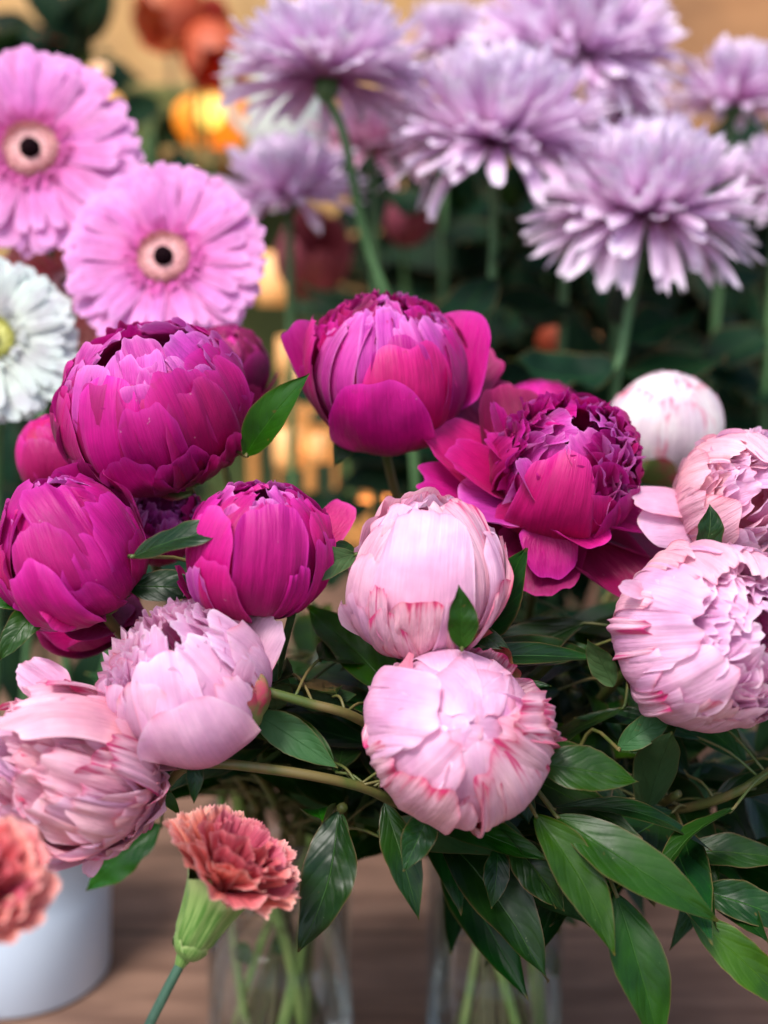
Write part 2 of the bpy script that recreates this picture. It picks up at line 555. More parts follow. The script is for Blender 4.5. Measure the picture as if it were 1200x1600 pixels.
class Peony:
    def __init__(self, name, cx, cy, rpx, d, axis, label, group, vase='R', stem_r=.0028, sq=1.0, mid=None, root=None, stem=True,
                 blockers=True, leafmat=None, end=None):
        self.cx, self.cy, self.d = cx, cy, d
        self.C = P(cx, cy, d)
        self.R = rpx / FPX * d
        self.rpx = rpx
        self.A = view(*axis)
        self.sq = sq
        self.dn = Noise(3, 1.9, 6)
        vb, rv = (VASE_L, RV_L) if vase == 'L' else (VASE_R, RV_R)
        if blockers:
            HEADS.append((cx, cy, rpx, d))
        a = random.uniform(0, 6.28)
        q = rv * .8 * math.sqrt(random.random())
        foot = vb + np.array([q * math.cos(a), q * math.sin(a), .008])
        neck = vb + np.array([-q * .6 * math.cos(a), -q * .6 * math.sin(a), VH])
        if root is not None:
            foot = np.asarray(root); neck = None
        self.t = thing(name, foot, label, 'peony', group)
        base = self.C - self.A * self.R * .93
        self.base = base
        self.path = None
        if stem:
            ctrl = [foot] + ([neck] if neck is not None else [])
            if mid is not None:
                ctrl += [np.asarray(m) for m in mid]
            ctrl += [base - self.A * self.R * .55, base + self.A * self.R * .05] if end is None else [end]
            self.path = smooth_path(ctrl, 40)
            V, F, U = tube(self.path, np.linspace(stem_r * 1.15, stem_r * .95, len(self.path)))
            obj('stem', V, F, STM, self.t, U)

    def lump(self, V):
        q_ = (V - self.C) / self.R
        return V + q_ * self.R * .055 * self.dn(q_[:, 0], q_[:, 1], q_[:, 2])[:, None]

    def dirpx(self, px, py, back=False):
        dx, dy = (px - self.cx) / self.rpx, (self.cy - py) / self.rpx
        q = math.hypot(dx, dy)
        if q > .985:
            dx, dy = dx / q * .985, dy / q * .985
            q = .985
        z = math.sqrt(1 - q * q)
        return view(dx, dy, z if back else -z)

    def diraz(self, az, psi):
        A = self.A
        e1 = nrm(np.cross(A, [.12, .2, .97])); e2 = np.cross(A, e1)
        return -math.cos(psi) * A + math.sin(psi) * (math.cos(az) * e1 + math.sin(az) * e2)

    def petal(self, mat, tip, wpx, r, back=False, label=None, **kw):
        dr = self.dirpx(tip[0], tip[1], back)
        kw.setdefault('sq', self.sq)
        kw.setdefault('curl', random.uniform(-.02, .075)); kw.setdefault('frill', random.uniform(.008, .03)); kw.setdefault('tipwave', random.uniform(.04, .085)); kw.setdefault('rough', .028); kw.setdefault('tw', random.uniform(-.035, .035)); kw.setdefault('notch', random.choice((0, 0, .05)))
        V, F, U = shell_petal(self.C, self.R, self.A, dr, wpx / 2 / self.rpx, r=r, **kw)
        o = obj('petal', self.lump(V), F, mat, self.t, U)
        return o

    def ring(self, mat, n, psi, hw, r, shift=0.0, jit=.12, name='petal', **kw):
        a0 = random.uniform(0, 6.28)
        kw.setdefault('sq', self.sq)
        for i in range(n):
            az = a0 + 6.2832 * i / n + random.uniform(-jit, jit)
            V, F, U = shell_petal(self.C, self.R, self.A, self.diraz(az, psi + random.uniform(-jit, jit)), hw * random.uniform(.9, 1.12),
                                  r=r * random.uniform(.985, 1.015), shift=shift, **kw)
            m = mat if not isinstance(mat, (list, tuple)) else random.choice(mat)
            obj(name, self.lump(V), F, m, self.t, U)

    def fill(self, mat, psi_open=2.6, n=6, r0=.93, steps=2, **kw):
        """hidden shells that make the bud solid"""
        for k in range(steps):
            self.ring(mat, n, psi_open + .12 * k, .8, r0 - .07 * k, tw=.04, **kw)

    def rosette(self, mats, rs=(.86, .72, .58, .45, .32, .2), ns=(8, 8, 7, 6, 5, 4), psi=2.1, frill=.05, rough=.03, jit=.22, sh=.62, hwk=1.0):
        for k, (rk, n) in enumerate(zip(rs, ns)):
            m = mats[min(k, len(mats) - 1)]
            hw = min(1.15, 6.28 / n * .62) * hwk
            self.ring(m, n, psi + .03 * k, hw, rk, shift=(1 - rk) * sh, frill=frill, rough=rough, jit=jit, curl=.03, nu=25,
                      tipwave=.10, tw=.05, notch=.05 * (k % 2))

    def dome(self, mats, n, phimax, hw, r0=.92, dr=.06, span=.8, flare=.22, frill=.03, curl=.02, rough=.015, jit=.12, psi_add=.12, **kw):
        kw.setdefault('sq', self.sq)
        for k in range(n):
            phi = phimax * math.sqrt((k + .5) / n)
            az = k * 2.39996 + random.uniform(-jit, jit) * 2
            f = phi / phimax
            V, F, U = shell_petal(self.C, self.R, self.A, self.diraz(az, math.pi - phi - .02), hw * random.uniform(.75, 1.2) * (.55 + .45 * f),
                                  r=r0 + dr * f - flare, flare=flare * random.uniform(.9, 1.1), span=span * random.uniform(.85, 1.15), frill=frill, curl=curl, rough=rough,
                                  tw=random.choice((-.03, .03)), tipwave=.06, nu=23, nv=15, base=.6, psi_add=psi_add, **kw)
            obj('petal', self.lump(V), F, random.choice(mats), self.t, U)

    def sepals(self, n=4, r=1.03, psi=.75, mat=None, az0=None):
        a0 = az0 if az0 is not None else random.uniform(0, 6.28)
        for i in range(n):
            V, F, U = shell_petal(self.C, self.R, self.A, self.diraz(a0 + 6.28 * i / n + random.uniform(-.2, .2), psi * random.uniform(.8, 1.2)),
                                  .32, r=r, base=.6, nu=13, nv=14, curl=.03, psi0=.03)
            obj('sepal', self.lump(V), F, mat or SEP, self.t, U)

    def sepal_px(self, tip, wpx, r=1.05, mat=None, back=False, **kw):
        V, F, U = shell_petal(self.C, self.R, self.A, self.dirpx(*tip, back), wpx / 2 / self.rpx, r=r, base=.7, nu=15, nv=16, psi0=.03, **kw)
        obj('sepal', self.lump(V), F, mat or SEPR, self.t, U)

    def free(self, mat, b, t, wpx, nrml=(0, .3, -1), db=None, dt=None, **kw):
        """a spread petal from pixel b to pixel t at its own depths"""
        db = self.d if db is None else db
        dt = db if dt is None else dt
        B, T = P(b[0], b[1], db), P(t[0], t[1], dt)
        L = np.linalg.norm(T - B)
        V, F, U = free_petal(B, T - B, view(*nrml), L, wpx / FPX * (db + dt) / 2, **kw)
        return obj('petal', V, F, mat, self.t, U)

    def leaf(self, b, t, wpx, db, dt=None, n=(0, .45, -1), mat=None, stalk=None, **kw):
        dt = db if dt is None else dt
        B, T = P(b[0], b[1], db), P(t[0], t[1], dt)
        V, F, U = leaf_geo(B, T, .88 * wpx / FPX * (db + dt) / 2, view(*n), **kw)
        o = obj('leaf', V, F, mat or LF, self.t, U)
        # leaf stalk back to the nearest point of the stem
        if self.path is not None and stalk is not False:
            q = self.path[np.argmin(np.linalg.norm(self.path - B, axis=1))] if stalk is None else P(*stalk)
            dd = np.linalg.norm(q - B)
            if .004 < dd < .16:
                m = (q + B) / 2 + np.array([0, .012, .008])
                V, F, U = tube(smooth_path([q, m, B, B + (T - B) * .02], 10), .0010, 7)
                obj('leaf_stalk', V, F, STM, o, U)
        return o

# ================================================================== table and back of the shop
def box(name, x0, x1, y0, y1, z0, z1, mat, parent=None, bev=0.0):
    V = np.array([(x, y, z) for z in (z0, z1) for y in (y0, y1) for x in (x0, x1)], float)
    F = [(0, 2, 3, 1), (4, 5, 7, 6), (0, 1, 5, 4), (2, 6, 7, 3), (0, 4, 6, 2), (1, 3, 7, 5)]
    o = obj(name, V, F, mat, parent, None, smooth=False)
    if bev:
        m = o.modifiers.new('bevel', 'BEVEL'); m.width = bev; m.segments = 2
    return o


def wood_mat(name, c1, c2, scale, stretch, rough=.6, plank=None):
    b = NB(name)
    tc = b.n('ShaderNodeTexCoord').outputs['Object']
    mp = b.n('ShaderNodeMapping', {'Vector': tc, 'Scale': stretch}).outputs[0]
    n1 = b.noise(mp, scale, 5, .6)
    n2 = b.noise(tc, 5.0, 3)
    col = b.mix(b.maprange(n1, .3, .7), c4(c1), c4(c2))
    col = b.mix(b.maprange(n2, .35, .7, 0, .5), col, c4([x * .45 for x in c1]))
    if plank:
        sx = b.n('ShaderNodeSeparateXYZ', {0: tc})
        fr = b.math('FRACT', b.math('MULTIPLY', sx.outputs[plank[0]], plank[1]))
        gap = b.maprange(b.math('ABSOLUTE', b.math('SUBTRACT', fr, .5)), .47, .5)
        col = b.mix(b.math('MULTIPLY', gap, .8), col, (.012, .008, .006, 1))
    b.set(b.bsdf, 'Base Color', col)
    b.set(b.bsdf, 'Roughness', rough)
    bp = b.n('ShaderNodeBump', {'Strength': .4, 'Distance': .002, 'Height': n1})
    b.set(b.bsdf, 'Normal', bp.outputs[0])
    return b.m


M_TABLE = wood_mat('brown_wood', (.13, .070, .048), (.25, .145, .100), 14, (.5, 3.0, 1), .55, plank=(1, 6.2))
M_TAN = wood_mat('tan_wood', (.50, .27, .085), (.62, .36, .13), 6, (2.5, 1, .3), .6, plank=(0, 2.1))
M_TANR = wood_mat('red_brown_wood', (.34, .15, .05), (.46, .22, .085), 6, (.3, 1, 2.5), .6)

o = box('table_top', -1.6, 1.6, -.6, 2.75, -.04, 0, M_TABLE); tag(o, kind='structure')
o = box('ground', -20, 20, -20, 20, -.84, -.80, plain_mat('grey_paving', (.18, .17, .16), (.26, .25, .23), 3, .85)); tag(o, kind='structure')
o = box('shop_wall', -2.4, .40, 2.78, 2.86, -.8, 2.2, M_TAN); tag(o, 'tan boarded wall at the back of the shop', 'wall', kind='structure')
o = box('shop_wall', .403, 2.6, 2.70, 2.86, -.8, 2.2, M_TANR); tag(o, 'red brown wooden wall behind the lilac flowers', 'wall', kind='structure')


def q(px, py, y):
    """point seen at a pixel on the upright plane y"""
    r = FW + RT * (px - 600) / FPX + UP * (800 - py) / FPX
    return CAM + r * (y / r[1])


# olive wrapped bench and crates far behind
M_OLV = plain_mat('olive_cloth', (.055, .075, .018), (.12, .13, .030), 6, .8)
M_OCH = plain_mat('ochre_board', (.34, .20, .06), (.50, .30, .10), 5, .7)
M_DKG = plain_mat('dark_green_leaf', (.010, .028, .012), (.022, .05, .018), 20, .6)
M_CER = plain_mat('pale_grey_ceramic', (.50, .52, .46), (.62, .63, .58), 8, .35, bump=.05)


def qbox(name, px0, px1, py0, py1, y, depth, mat, **k):
    a, b = q(px0, py1, y), q(px1, py0, y)
    return box(name, a[0], b[0], y, y + depth, a[2], b[2], mat, bev=.004, **k)


t = thing('bench', q(280, 460, 2.35) * [1, 1, 0], 'olive green draped bench behind the pink gerberas', 'bench')
a0, b0 = q(60, 520, 2.3), q(470, 132, 2.3)
box('bench_body', a0[0], b0[0], 2.3, 2.6, .005, b0[2], M_OLV, t, .01)
a0, b0 = q(255, 262, 2.1), q(470, 232, 2.1)
box('shelf', a0[0], b0[0], 2.08, 2.297, a0[2], b0[2], M_OCH, t, .004)

# glowing orange lamp
t = thing('table_lamp', q(335, 232, 2.19), 'round orange glass lamp glowing on the ochre shelf', 'lamp')
bl = NB('orange_lamp_glass')
b_uv = bl.n('ShaderNodeUVMap').outputs[0]
bl.set(bl.bsdf, 'Base Color', (.8, .3, .03, 1))
bl.set(bl.bsdf, 'Emission Color', (1.0, .26, .015, 1))
bl.set(bl.bsdf, 'Emission Strength', .34)
prof = [(.074 * math.sin(x) ** .8 if x > 0 else 0.0, .098 * (1 - math.cos(x)) / 2 * .97) for x in np.linspace(0.25, 3.0, 16)]
V, F, U = lathe(np.array(t.location), [0, 0, 1], prof)
obj('lamp_shade', V, F, bl.m, t, U)
be = NB('lamp_bulb_glow')
be.set(be.bsdf, 'Emission Color', (1.0, .62, .06, 1)); be.set(be.bsdf, 'Emission Strength', .95)
V, F, U = lathe(np.array(t.location) + [.002, -.072, .052], [0, 0, 1], [(.026 * math.sin(x), -.028 * math.cos(x)) for x in np.linspace(.05, 3.09, 12)])
obj('bulb', V, F, be.m, t, U)

# small lights of a string hanging at the back
bw = NB('small_warm_light'); bw.set(bw.bsdf, 'Emission Color', (1, .72, .42, 1)); bw.set(bw.bsdf, 'Emission Strength', 5)
bo = NB('small_orange_light'); bo.set(bo.bsdf, 'Emission Color', (1, .42, .08, 1)); bo.set(bo.bsdf, 'Emission Strength', .6)


def ball(name, c, r, mat, parent=None, n=14):
    V, F, U = lathe(np.asarray(c), [0, 0, 1], [(r * math.sin(x), -r * math.cos(x)) for x in np.linspace(.04, 3.10, n)], n=16)
    return obj(name, V, F, mat, parent, U)


for (px, py, y, r, m, lb) in [
        (194, 268, 1.75, .0045, bw, 'tiny white light shining just above the two pink gerberas where they touch'),
        (303, 273, 1.75, .0045, bw, 'tiny white light shining above the top petals of the lower pink gerbera'),
        (155, 122, 2.0, .022, bo, 'small orange light beside the upper edge of the left pink gerbera'),
        (176, 162, 2.0, .016, bo, 'dim orange light right of the left pink gerbera'),
        (498, 187, 2.0, .011, bo, 'tiny orange light behind the stem of the drooping lilac flower')]:
    c = q(px, py, y)
    o = ball('fairy_light', c, r, m.m)
    tag(o, lb, 'light', 'small lights at the back')

# white jug
jug = thing('jug', q(452, 285, 1.9), 'pale grey ceramic jug beside the orange lamp', 'jug')
prof = [(.02, 0), (.045, .004), (.062, .05), (.066, .10), (.054, .155), (.042, .185), (.047, .21), (.043, .21), (.038, .18)]
V, F, U = lathe(np.array(jug.location), [0, 0, 1], prof); obj('body', V, F, M_CER, jug, U)
hp = np.array(jug.location)
V, F, U = tube(smooth_path([hp + [-.045, 0, .19], hp + [-.085, 0, .18], hp + [-.09, 0, .11], hp + [-.062, 0, .07]], 16), .007)
obj('handle', V, F, M_CER, jug, U)

# lit candles and wooden crate seen between the peonies
crate = thing('wooden_crate', q(520, 860, 1.55), 'warm lit slatted wooden crate behind the magenta peonies', 'crate')
M_CR = wood_mat('crate_wood', (.42, .20, .055), (.62, .33, .10), 9, (1, 1, 6), .6)
a0, b0 = q(385, 880, 1.55), q(650, 640, 1.55)
slw = (b0[0] - a0[0])
for k in range(6):
    x0 = a0[0] + slw * k / 6
    box('slat', x0 + .004, x0 + slw / 6 - .020 - .008 * (k % 2), 1.55, 1.562, a0[2], b0[2], M_CR, crate, .002)
for zz in (a0[2] + .02, b0[2] - .03):
    box('rail', a0[0], b0[0], 1.563, 1.58, zz, zz + .03, M_CR, crate, .002)
box('back_panel', a0[0], b0[0], 1.80, 1.81, a0[2], b0[2] - .05, M_DKG, crate)
M_CND = NB('lit_candle_cup'); M_CND.set(M_CND.bsdf, 'Base Color', (.8, .4, .15, 1))
M_CND.set(M_CND.bsdf, 'Emission Color', (1, .46, .13, 1)); M_CND.set(M_CND.bsdf, 'Emission Strength', .13)
for (px, py, y, r, lb) in [(428, 435, 1.9, .030, 'amber lit cup just right of the lower pink gerbera'),
                           (455, 555, 1.9, .022, 'amber lit cup left of the topmost magenta peony'),
                           (470, 600, 1.9, .026, 'amber lit cup below left of the topmost magenta peony'),
                           (618, 765, 1.4, .013, 'small amber lit cup above the pale pink bud'),
                           (575, 800, 1.4, .012, 'small amber lit cup between the magenta bud and the pale pink bud'),
                           (450, 700, 1.4, .018, 'amber lit cup behind the leaf beside the large magenta peony'),
                           (500, 700, 1.4, .013, 'amber lit cup under the topmost magenta peony'),
                           (820, 490, 1.7, .010, 'faint amber cup in the dark leaves behind the lilac flowers')]:
    c = q(px, py, y)
    t = thing('candle_cup', c + [0, 0, -r * 1.4], lb, 'candle', 'lit amber cups at the back')
    V, F, U = lathe(np.array(t.location), [0, 0, 1], [(r * .2, 0), (r * .9, 0.001), (r, r * .8), (r * .96, r * 2.7), (r * .88, r * 2.7), (r * .86, r * 1.9), (.0005, r * 1.9)], n=24)
    obj('cup', V, F, M_CND.m, t, U)

for (px, py, y, e) in [(470, 690, 1.42, .16), (600, 770, 1.40, .12)]:
    ld = bpy.data.lights.new('candle_light', 'POINT'); ld.energy = e; ld.color = (1, .55, .22); ld.shadow_soft_size = .02
    lo = bpy.data.objects.new('candle_light', ld); COL.objects.link(lo); lo.location = q(px, py, y)

# dark leafy bushes that close off the back
def bush(cx, cy, y, wpx, hpx, n, label, mat, seed, lw=.055, ll=.12, dy=.25):
    rs = np.random.default_rng(seed)
    c = q(cx, cy, y)
    base = np.array([c[0], y + dy / 2, 0.0])
    t = thing('foliage_plant', base, label, 'plant', 'dark plants at the back')
    s = y / FPX
    for k in range(5):
        top = c + [rs.uniform(-.4, .4) * wpx * s, dy / 2, rs.uniform(0, .4) * hpx * s]
        V, F, U = tube(smooth_path([base + [rs.uniform(-.03, .03), 0, 0], (base + top) / 2 + [rs.uniform(-.02, .02), 0, 0], top], 10), .003, 6)
        obj('stem', V, F, STG, t, U)
    for k in range(n):
        p = c + [rs.uniform(-.5, .5) * wpx * s, rs.uniform(0, dy), rs.uniform(-.5, .5) * hpx * s]
        dr = nrm([rs.normal(), rs.normal() * .6 - .3, rs.normal() * .8])
        V, F, U = leaf_geo(p, p + dr * ll * rs.uniform(.7, 1.3), lw * rs.uniform(.8, 1.4), [rs.normal() * .4, -1, .7], sag=.1, nu=5, nv=9)
        obj('leaf', V, F, mat, t, U)
    return t


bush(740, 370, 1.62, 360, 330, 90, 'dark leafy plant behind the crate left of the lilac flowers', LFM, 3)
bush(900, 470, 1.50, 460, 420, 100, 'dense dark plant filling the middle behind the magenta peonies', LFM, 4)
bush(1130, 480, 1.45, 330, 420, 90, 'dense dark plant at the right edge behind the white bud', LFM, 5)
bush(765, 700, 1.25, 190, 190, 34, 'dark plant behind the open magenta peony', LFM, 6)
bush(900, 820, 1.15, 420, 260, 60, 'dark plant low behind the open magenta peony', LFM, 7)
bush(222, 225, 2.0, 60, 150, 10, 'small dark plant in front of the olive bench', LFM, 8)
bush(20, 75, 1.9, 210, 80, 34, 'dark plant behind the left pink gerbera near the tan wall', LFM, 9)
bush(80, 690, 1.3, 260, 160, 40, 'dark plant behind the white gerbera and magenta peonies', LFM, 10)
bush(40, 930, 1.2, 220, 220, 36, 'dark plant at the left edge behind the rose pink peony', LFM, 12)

# ================================================================== gerberas
def gerbera(cx, cy, rpx, d, axis, pm, label, bucket_x, dark=True, ringmat=None, seed=0, cols=None):
    rs = np.random.default_rng(seed)
    C = P(cx, cy, d); R = rpx / FPX * d; A = view(*axis)
    foot = np.array([bucket_x, BK[1] + rs.uniform(-.03, .03), .01])
    t = thing('gerbera', foot, label, 'gerbera', 'gerberas at the left')
    e1 = nrm(np.cross(A, [0, .1, 1])); e2 = np.cross(A, e1)
    V, F, U = tube(smooth_path([foot, foot * [.6, 1, 1] + C * [.4, 0, 0] + [0, 0, .22], C - A * .06 + [0, 0, -.05], C - A * .008], 26), .0035)
    obj('stem', V, F, STG, t, U)
    V, F, U = lathe(C - A * .012, A, [(.003, -.006), (.010, -.002), (.014, .006), (.012, .010), (.001, .011)], n=24)
    obj('flower_base', V, F, STG, t, U)
    for layer, (n, L, W, el, z0) in enumerate([(42, 1.0, .215, .03, .0), (40, .96, .20, .08, .002), (26, .80, .15, .16, .004)]):
        for k in range(n):
            a = 6.2832 * (k + .5 * layer) / n + rs.uniform(-.05, .05)
            rd = math.cos(a) * e1 + math.sin(a) * e2
            e = el + rs.uniform(-.07, .08)
            d1 = nrm(rd * math.cos(e) + A * math.sin(e))
            Lk = L * R * .82 * rs.uniform(.97, 1.03)
            V, F, U = free_petal(C + rd * R * .18 + A * z0, d1, A, Lk, R * W, base=.45, cup=-.05, bend=rs.uniform(-.14, .04),
                                 nu=7, nv=12, rough=.010, maxat=.6, twist=rs.uniform(-.14, .14), tipw=.02)
            obj('petal', V, F, pm, t, U)
    # short florets in a ring, then the fuzzy collar and the dark eye
    parts = []
    for k in range(110):
        a = rs.uniform(0, 6.28); rr = R * rs.uniform(.20, .30)
        rd = math.cos(a) * e1 + math.sin(a) * e2
        parts.append(free_petal(C + rd * rr + A * .004, nrm(rd + A * rs.uniform(.4, 1.0)), A, R * rs.uniform(.10, .17), R * .035, nu=3, nv=5, base=.5))
    V, F, U = merge(parts); obj('floret_ring', V, F, cols[0], t, U)
    parts = []
    for k in range(220):
        a = k * 2.39996; rr = R * (.10 + .15 * math.sqrt(k / 220))
        rd = math.cos(a) * e1 + math.sin(a) * e2
        parts.append(free_petal(C + rd * rr + A * .004, nrm(rd * .35 + A), rd, R * rs.uniform(.06, .09), R * .022, nu=3, nv=4, base=.6))
    V, F, U = merge(parts); obj('stamen_ring', V, F, cols[1], t, U)
    V, F, U = lathe(C, A, [(R * .30, .001), (R * .26, .005), (R * .16, .0075), (R * .10, .007)], n=32)
    obj('disc_rim', V, F, cols[1], t, U)
    V, F, U = lathe(C, A, [(R * .10, .006), (R * .085, .0115), (R * .045, .0135), (.0004, .014)], n=24)
    obj('disc_eye', V, F, cols[2], t, U)
    return t


BK = np.array([-.300, .905, 0.0])
M_FLO = petal_mat('gerbera_floret', (.70, .05, .30), (.74, .10, .42), (.78, .2, .5), transl=.25)
M_STA = plain_mat('tan_stamen', (.50, .20, .22), (.74, .42, .40), 450, .7)
M_EYE = plain_mat('dark_eye', (.006, .002, .004), (.012, .005, .006), 900, .9, spec=.02)
M_YEL = plain_mat('yellow_green_disc', (.42, .42, .08), (.62, .60, .2), 500, .6)
gerbera(50, 237, 166, .86, (.10, .10, -1), GER, 'pink gerbera cut by the left edge with a dark eye, the upper of two', -.31, seed=1, cols=(M_FLO, M_STA, M_EYE))
gerbera(258, 406, 158, .82, (.02, .16, -1), GER, 'whole pink gerbera with a dark eye above the large magenta peony', -.28, seed=2, cols=(M_FLO, M_STA, M_EYE))
gerbera(-14, 530, 134, .80, (.30, .10, -1), GERW, 'white gerbera at the left edge beside the large magenta peony', -.33, seed=3, cols=(GERW, M_YEL, M_YEL))
gerbera(105, 450, 105, .93, (.3, .2, -1), COR, 'coral gerbera peeping out between the white and the pink gerberas', -.27, seed=4, cols=(COR, M_STA, M_EYE))

# white bucket
t = thing('bucket', BK, 'white bucket at the lower left edge behind the carnations', 'bucket')
M_BKT = plain_mat('white_enamel', (.56, .68, .84), (.66, .77, .90), 4, .28, bump=.03)
prof = [(.0005, .003), (.060, .003), (.066, .0), (.070, .004), (.074, .08), (.078, .150), (.081, .152), (.080, .156), (.075, .154), (.071, .08), (.066, .008), (.0005, .008)]
V, F, U = lathe(BK, [0, 0, 1], prof, n=64); obj('bucket_body', V, F, M_BKT, t, U)

# ================================================================== chrysanthemums
def mum(cx, cy, rpx, d, axis, label, mat=MUM, seed=0, n=430, droop=.55, foot=None, stem_mid=None, hrat=.78, leaves=9, len0=1.0):
    rs = np.random.default_rng(seed)
    C = P(cx, cy, d); R = rpx / FPX * d; A = view(*axis)
    foot = np.array(foot if foot is not None else [C[0] * .8 + .02, C[1] + .05, .01])
    t = thing('chrysanthemum', foot, label, 'chrysanthemum', 'lilac chrysanthemums at the top')
    e1 = nrm(np.cross(A, [0, .1, 1])) if abs(A[2]) < .97 else RT; e2 = np.cross(A, e1)
    ctrl = [foot]
    if stem_mid is not None:
        ctrl += [P(*s) for s in stem_mid]
    else:
        ctrl += [foot * [.5, .5, 0] + C * [.5, .5, 0] + [0, 0, C[2] * .55]]
    ctrl += [C - A * R * .25]
    path = smooth_path(ctrl, 30)
    V, F, U = tube(path, .0042); obj('stem', V, F, STG, t, U)
    V, F, U = lathe(C - A * R * .30, A, [(.003, -.002), (R * .07, .0), (R * .13, R * .08), (R * .12, R * .2), (.001, R * .2)], n=20)
    obj('flower_base', V, F, STG, t, U)
    fwd = -FW
    todo = []
    for k in range(n):
        f = (k + .5) / n                       # 0 outermost .. 1 centre
        el = -.27 * droop + (1.50 + .27 * droop) * f ** 1.0 + rs.normal() * .14
        az = k * 2.39996 + rs.normal() * .07
        rd = math.cos(az) * e1 + math.sin(az) * e2
        L = R * (1.06 - .40 * f ** 1.3) * rs.uniform(.84, 1.06) * .90 * len0
        el = min(el, 1.5)
        d1 = rd * math.cos(el) + A * math.sin(el)
        root = C + rd * R * .16 * (1 - f) - A * R * .12 * (1 - f)
        out = A if el < 1.2 else -rd
        nn = nrm(-rd * math.sin(el) + A * math.cos(el))
        bend = (.75 * sm(.10, .5, f) - (.42 * droop + .06) * (1 - sm(0, .3, f))) + rs.normal() * .24
        g = free_petal(root, d1, nn, L, R * (.140 - .035 * f) * rs.uniform(.85, 1.15), base=.5, cup=.28, bend=bend * .3, bend2=bend,
                       nu=5, nv=11, rough=.01, maxat=.72, twist=rs.uniform(-.5, .5), tipw=.06, pointed=1.0)
        score = (d1 @ fwd) + .4 * f
        todo.append((score, g))
    todo.sort(key=lambda s: -s[0])
    for s, (V, F, U) in todo[:96]:
        obj('petal', V, F, mat, t, U)
    if len(todo) > 96:
        V, F, U = merge([g for s, g in todo[96:]])
        tag(obj('petals', V, F, mat, t, U), kind='stuff')
    for k in range(leaves):
        i = int(rs.uniform(.15, .86) * (len(path) - 1))
        p = path[i]
        a = rs.uniform(0, 6.28)
        dr = nrm([math.cos(a), math.sin(a) * .6 - .2, rs.uniform(-.5, .35)])
        V, F, U = leaf_geo(p, p + dr * rs.uniform(.07, .12), rs.uniform(.035, .055), [0, -.5, 1], sag=-.1, wave=.10, nu=7, nv=16)
        obj('leaf', V, F, LFM, t, U)
    return t


mum(1012, 312, 176, .96, (-.02, .90, -.42), 'lilac chrysanthemum low at the right with long drooping petals over dark leaves', seed=21, droop=1.0,
    foot=(.19, 1.0, .01), stem_mid=[(955, 700, .98), (975, 530, .97)])
mum(775, 200, 180, 1.02, (.02, .9, -.40), 'broad lilac chrysanthemum in the middle above the open magenta peony', seed=22, droop=.7,
    foot=(.08, 1.08, .01), stem_mid=[(745, 620, 1.05), (770, 420, 1.04)])
mum(512, 108, 158, 1.0, (.06, .97, -.10), 'lilac chrysanthemum seen from below on a long bare curved stem', seed=23, droop=.15,
    foot=(.05, 1.08, .01), stem_mid=[(640, 640, 1.05), (570, 370, 1.03), (538, 215, 1.0)], leaves=0)
mum(900, 62, 168, 1.10, (.05, .75, -.62), 'lilac chrysanthemum at the top edge of the picture, the highest one', seed=24, droop=.45, foot=(.17, 1.2, .01))
mum(1150, 150, 118, 1.16, (.1, .9, -.3), 'lilac chrysanthemum at the upper right edge under the brown wall', seed=25, droop=.5, foot=(.33, 1.25, .01), n=170)
mum(695, 68, 92, 1.32, (0, .9, -.4), 'small pale chrysanthemum behind the two top lilac ones', seed=26, droop=.6, foot=(.07, 1.4, .01), n=150)
mum(446, 296, 122, 1.14, (-.15, .9, -.35), 'bluish lilac chrysanthemum right of the lower pink gerbera', seed=27, droop=.4, foot=(-.09, 1.2, .01), n=260, leaves=2)
mum(585, 215, 105, 1.24, (0, .8, -.55), 'greyish pink chrysanthemum behind the curved bare stem', mat=MUMW, seed=28, droop=.5, foot=(-.01, 1.32, .01), n=160)
mum(985, 170, 98, 1.24, (.1, .8, -.5), 'pinkish chrysanthemum tucked between three larger lilac ones', seed=29, droop=.9, foot=(.25, 1.35, .01), n=150)
mum(1215, 275, 92, 1.08, (-.2, .8, -.5), 'half hidden chrysanthemum cut by the right edge below the upper right one', seed=30, droop=.9, foot=(.37, 1.15, .01), n=150)

# ================================================================== tulips far behind
def tulip(cx, cy, rpx, d, axis, label, seed, foot):
    rs = np.random.default_rng(seed)
    C = P(cx, cy, d); R = rpx / FPX * d; A = view(*axis)
    t = thing('tulip', foot, label, 'tulip', 'coral tulips at the back')
    e1 = nrm(np.cross(A, [.1, .9, .1])); e2 = np.cross(A, e1)
    V, F, U = tube(smooth_path([np.array(foot), np.array(foot) * .5 + C * .5 + [0, 0, .05], C - A * R * 1.3], 16), .004)
    obj('stem', V, F, STG, t, U)
    for k in range(6):
        a = 6.283 * k / 6
        dr = .9 * (math.cos(a) * e1 + math.sin(a) * e2) + A * .75
        V, F, U = shell_petal(C, R, A, dr, .75, r=1.0 if k % 2 else .93, sq=1.35, nu=11, nv=14)
        obj('petal', V, F, TUL, t, U)


tulip(262, 28, 52, 1.9, (-.5, -.4, -.5), 'drooping coral tulip at the top edge above the orange lamp', 41, (-.32, 2.2, .01))
tulip(335, 90, 52, 1.9, (.35, -.7, -.5), 'hanging orange red tulip just above the orange lamp', 42, (-.30, 2.15, .01))
tulip(322, 40, 40, 1.95, (.5, .2, -.6), 'small coral tulip between two others at the top edge', 43, (-.28, 2.2, .01))
tulip(72, 66, 24, 1.88, (.0, .7, -.6), 'tiny red tulip in the dark plant above the left pink gerbera', 44, (-.6, 2.2, .01))
tulip(870, 528, 28, 1.40, (.5, .4, -.6), 'small orange red bloom deep in the shade under the lowest lilac chrysanthemum', 45, (.2, 1.5, .01))

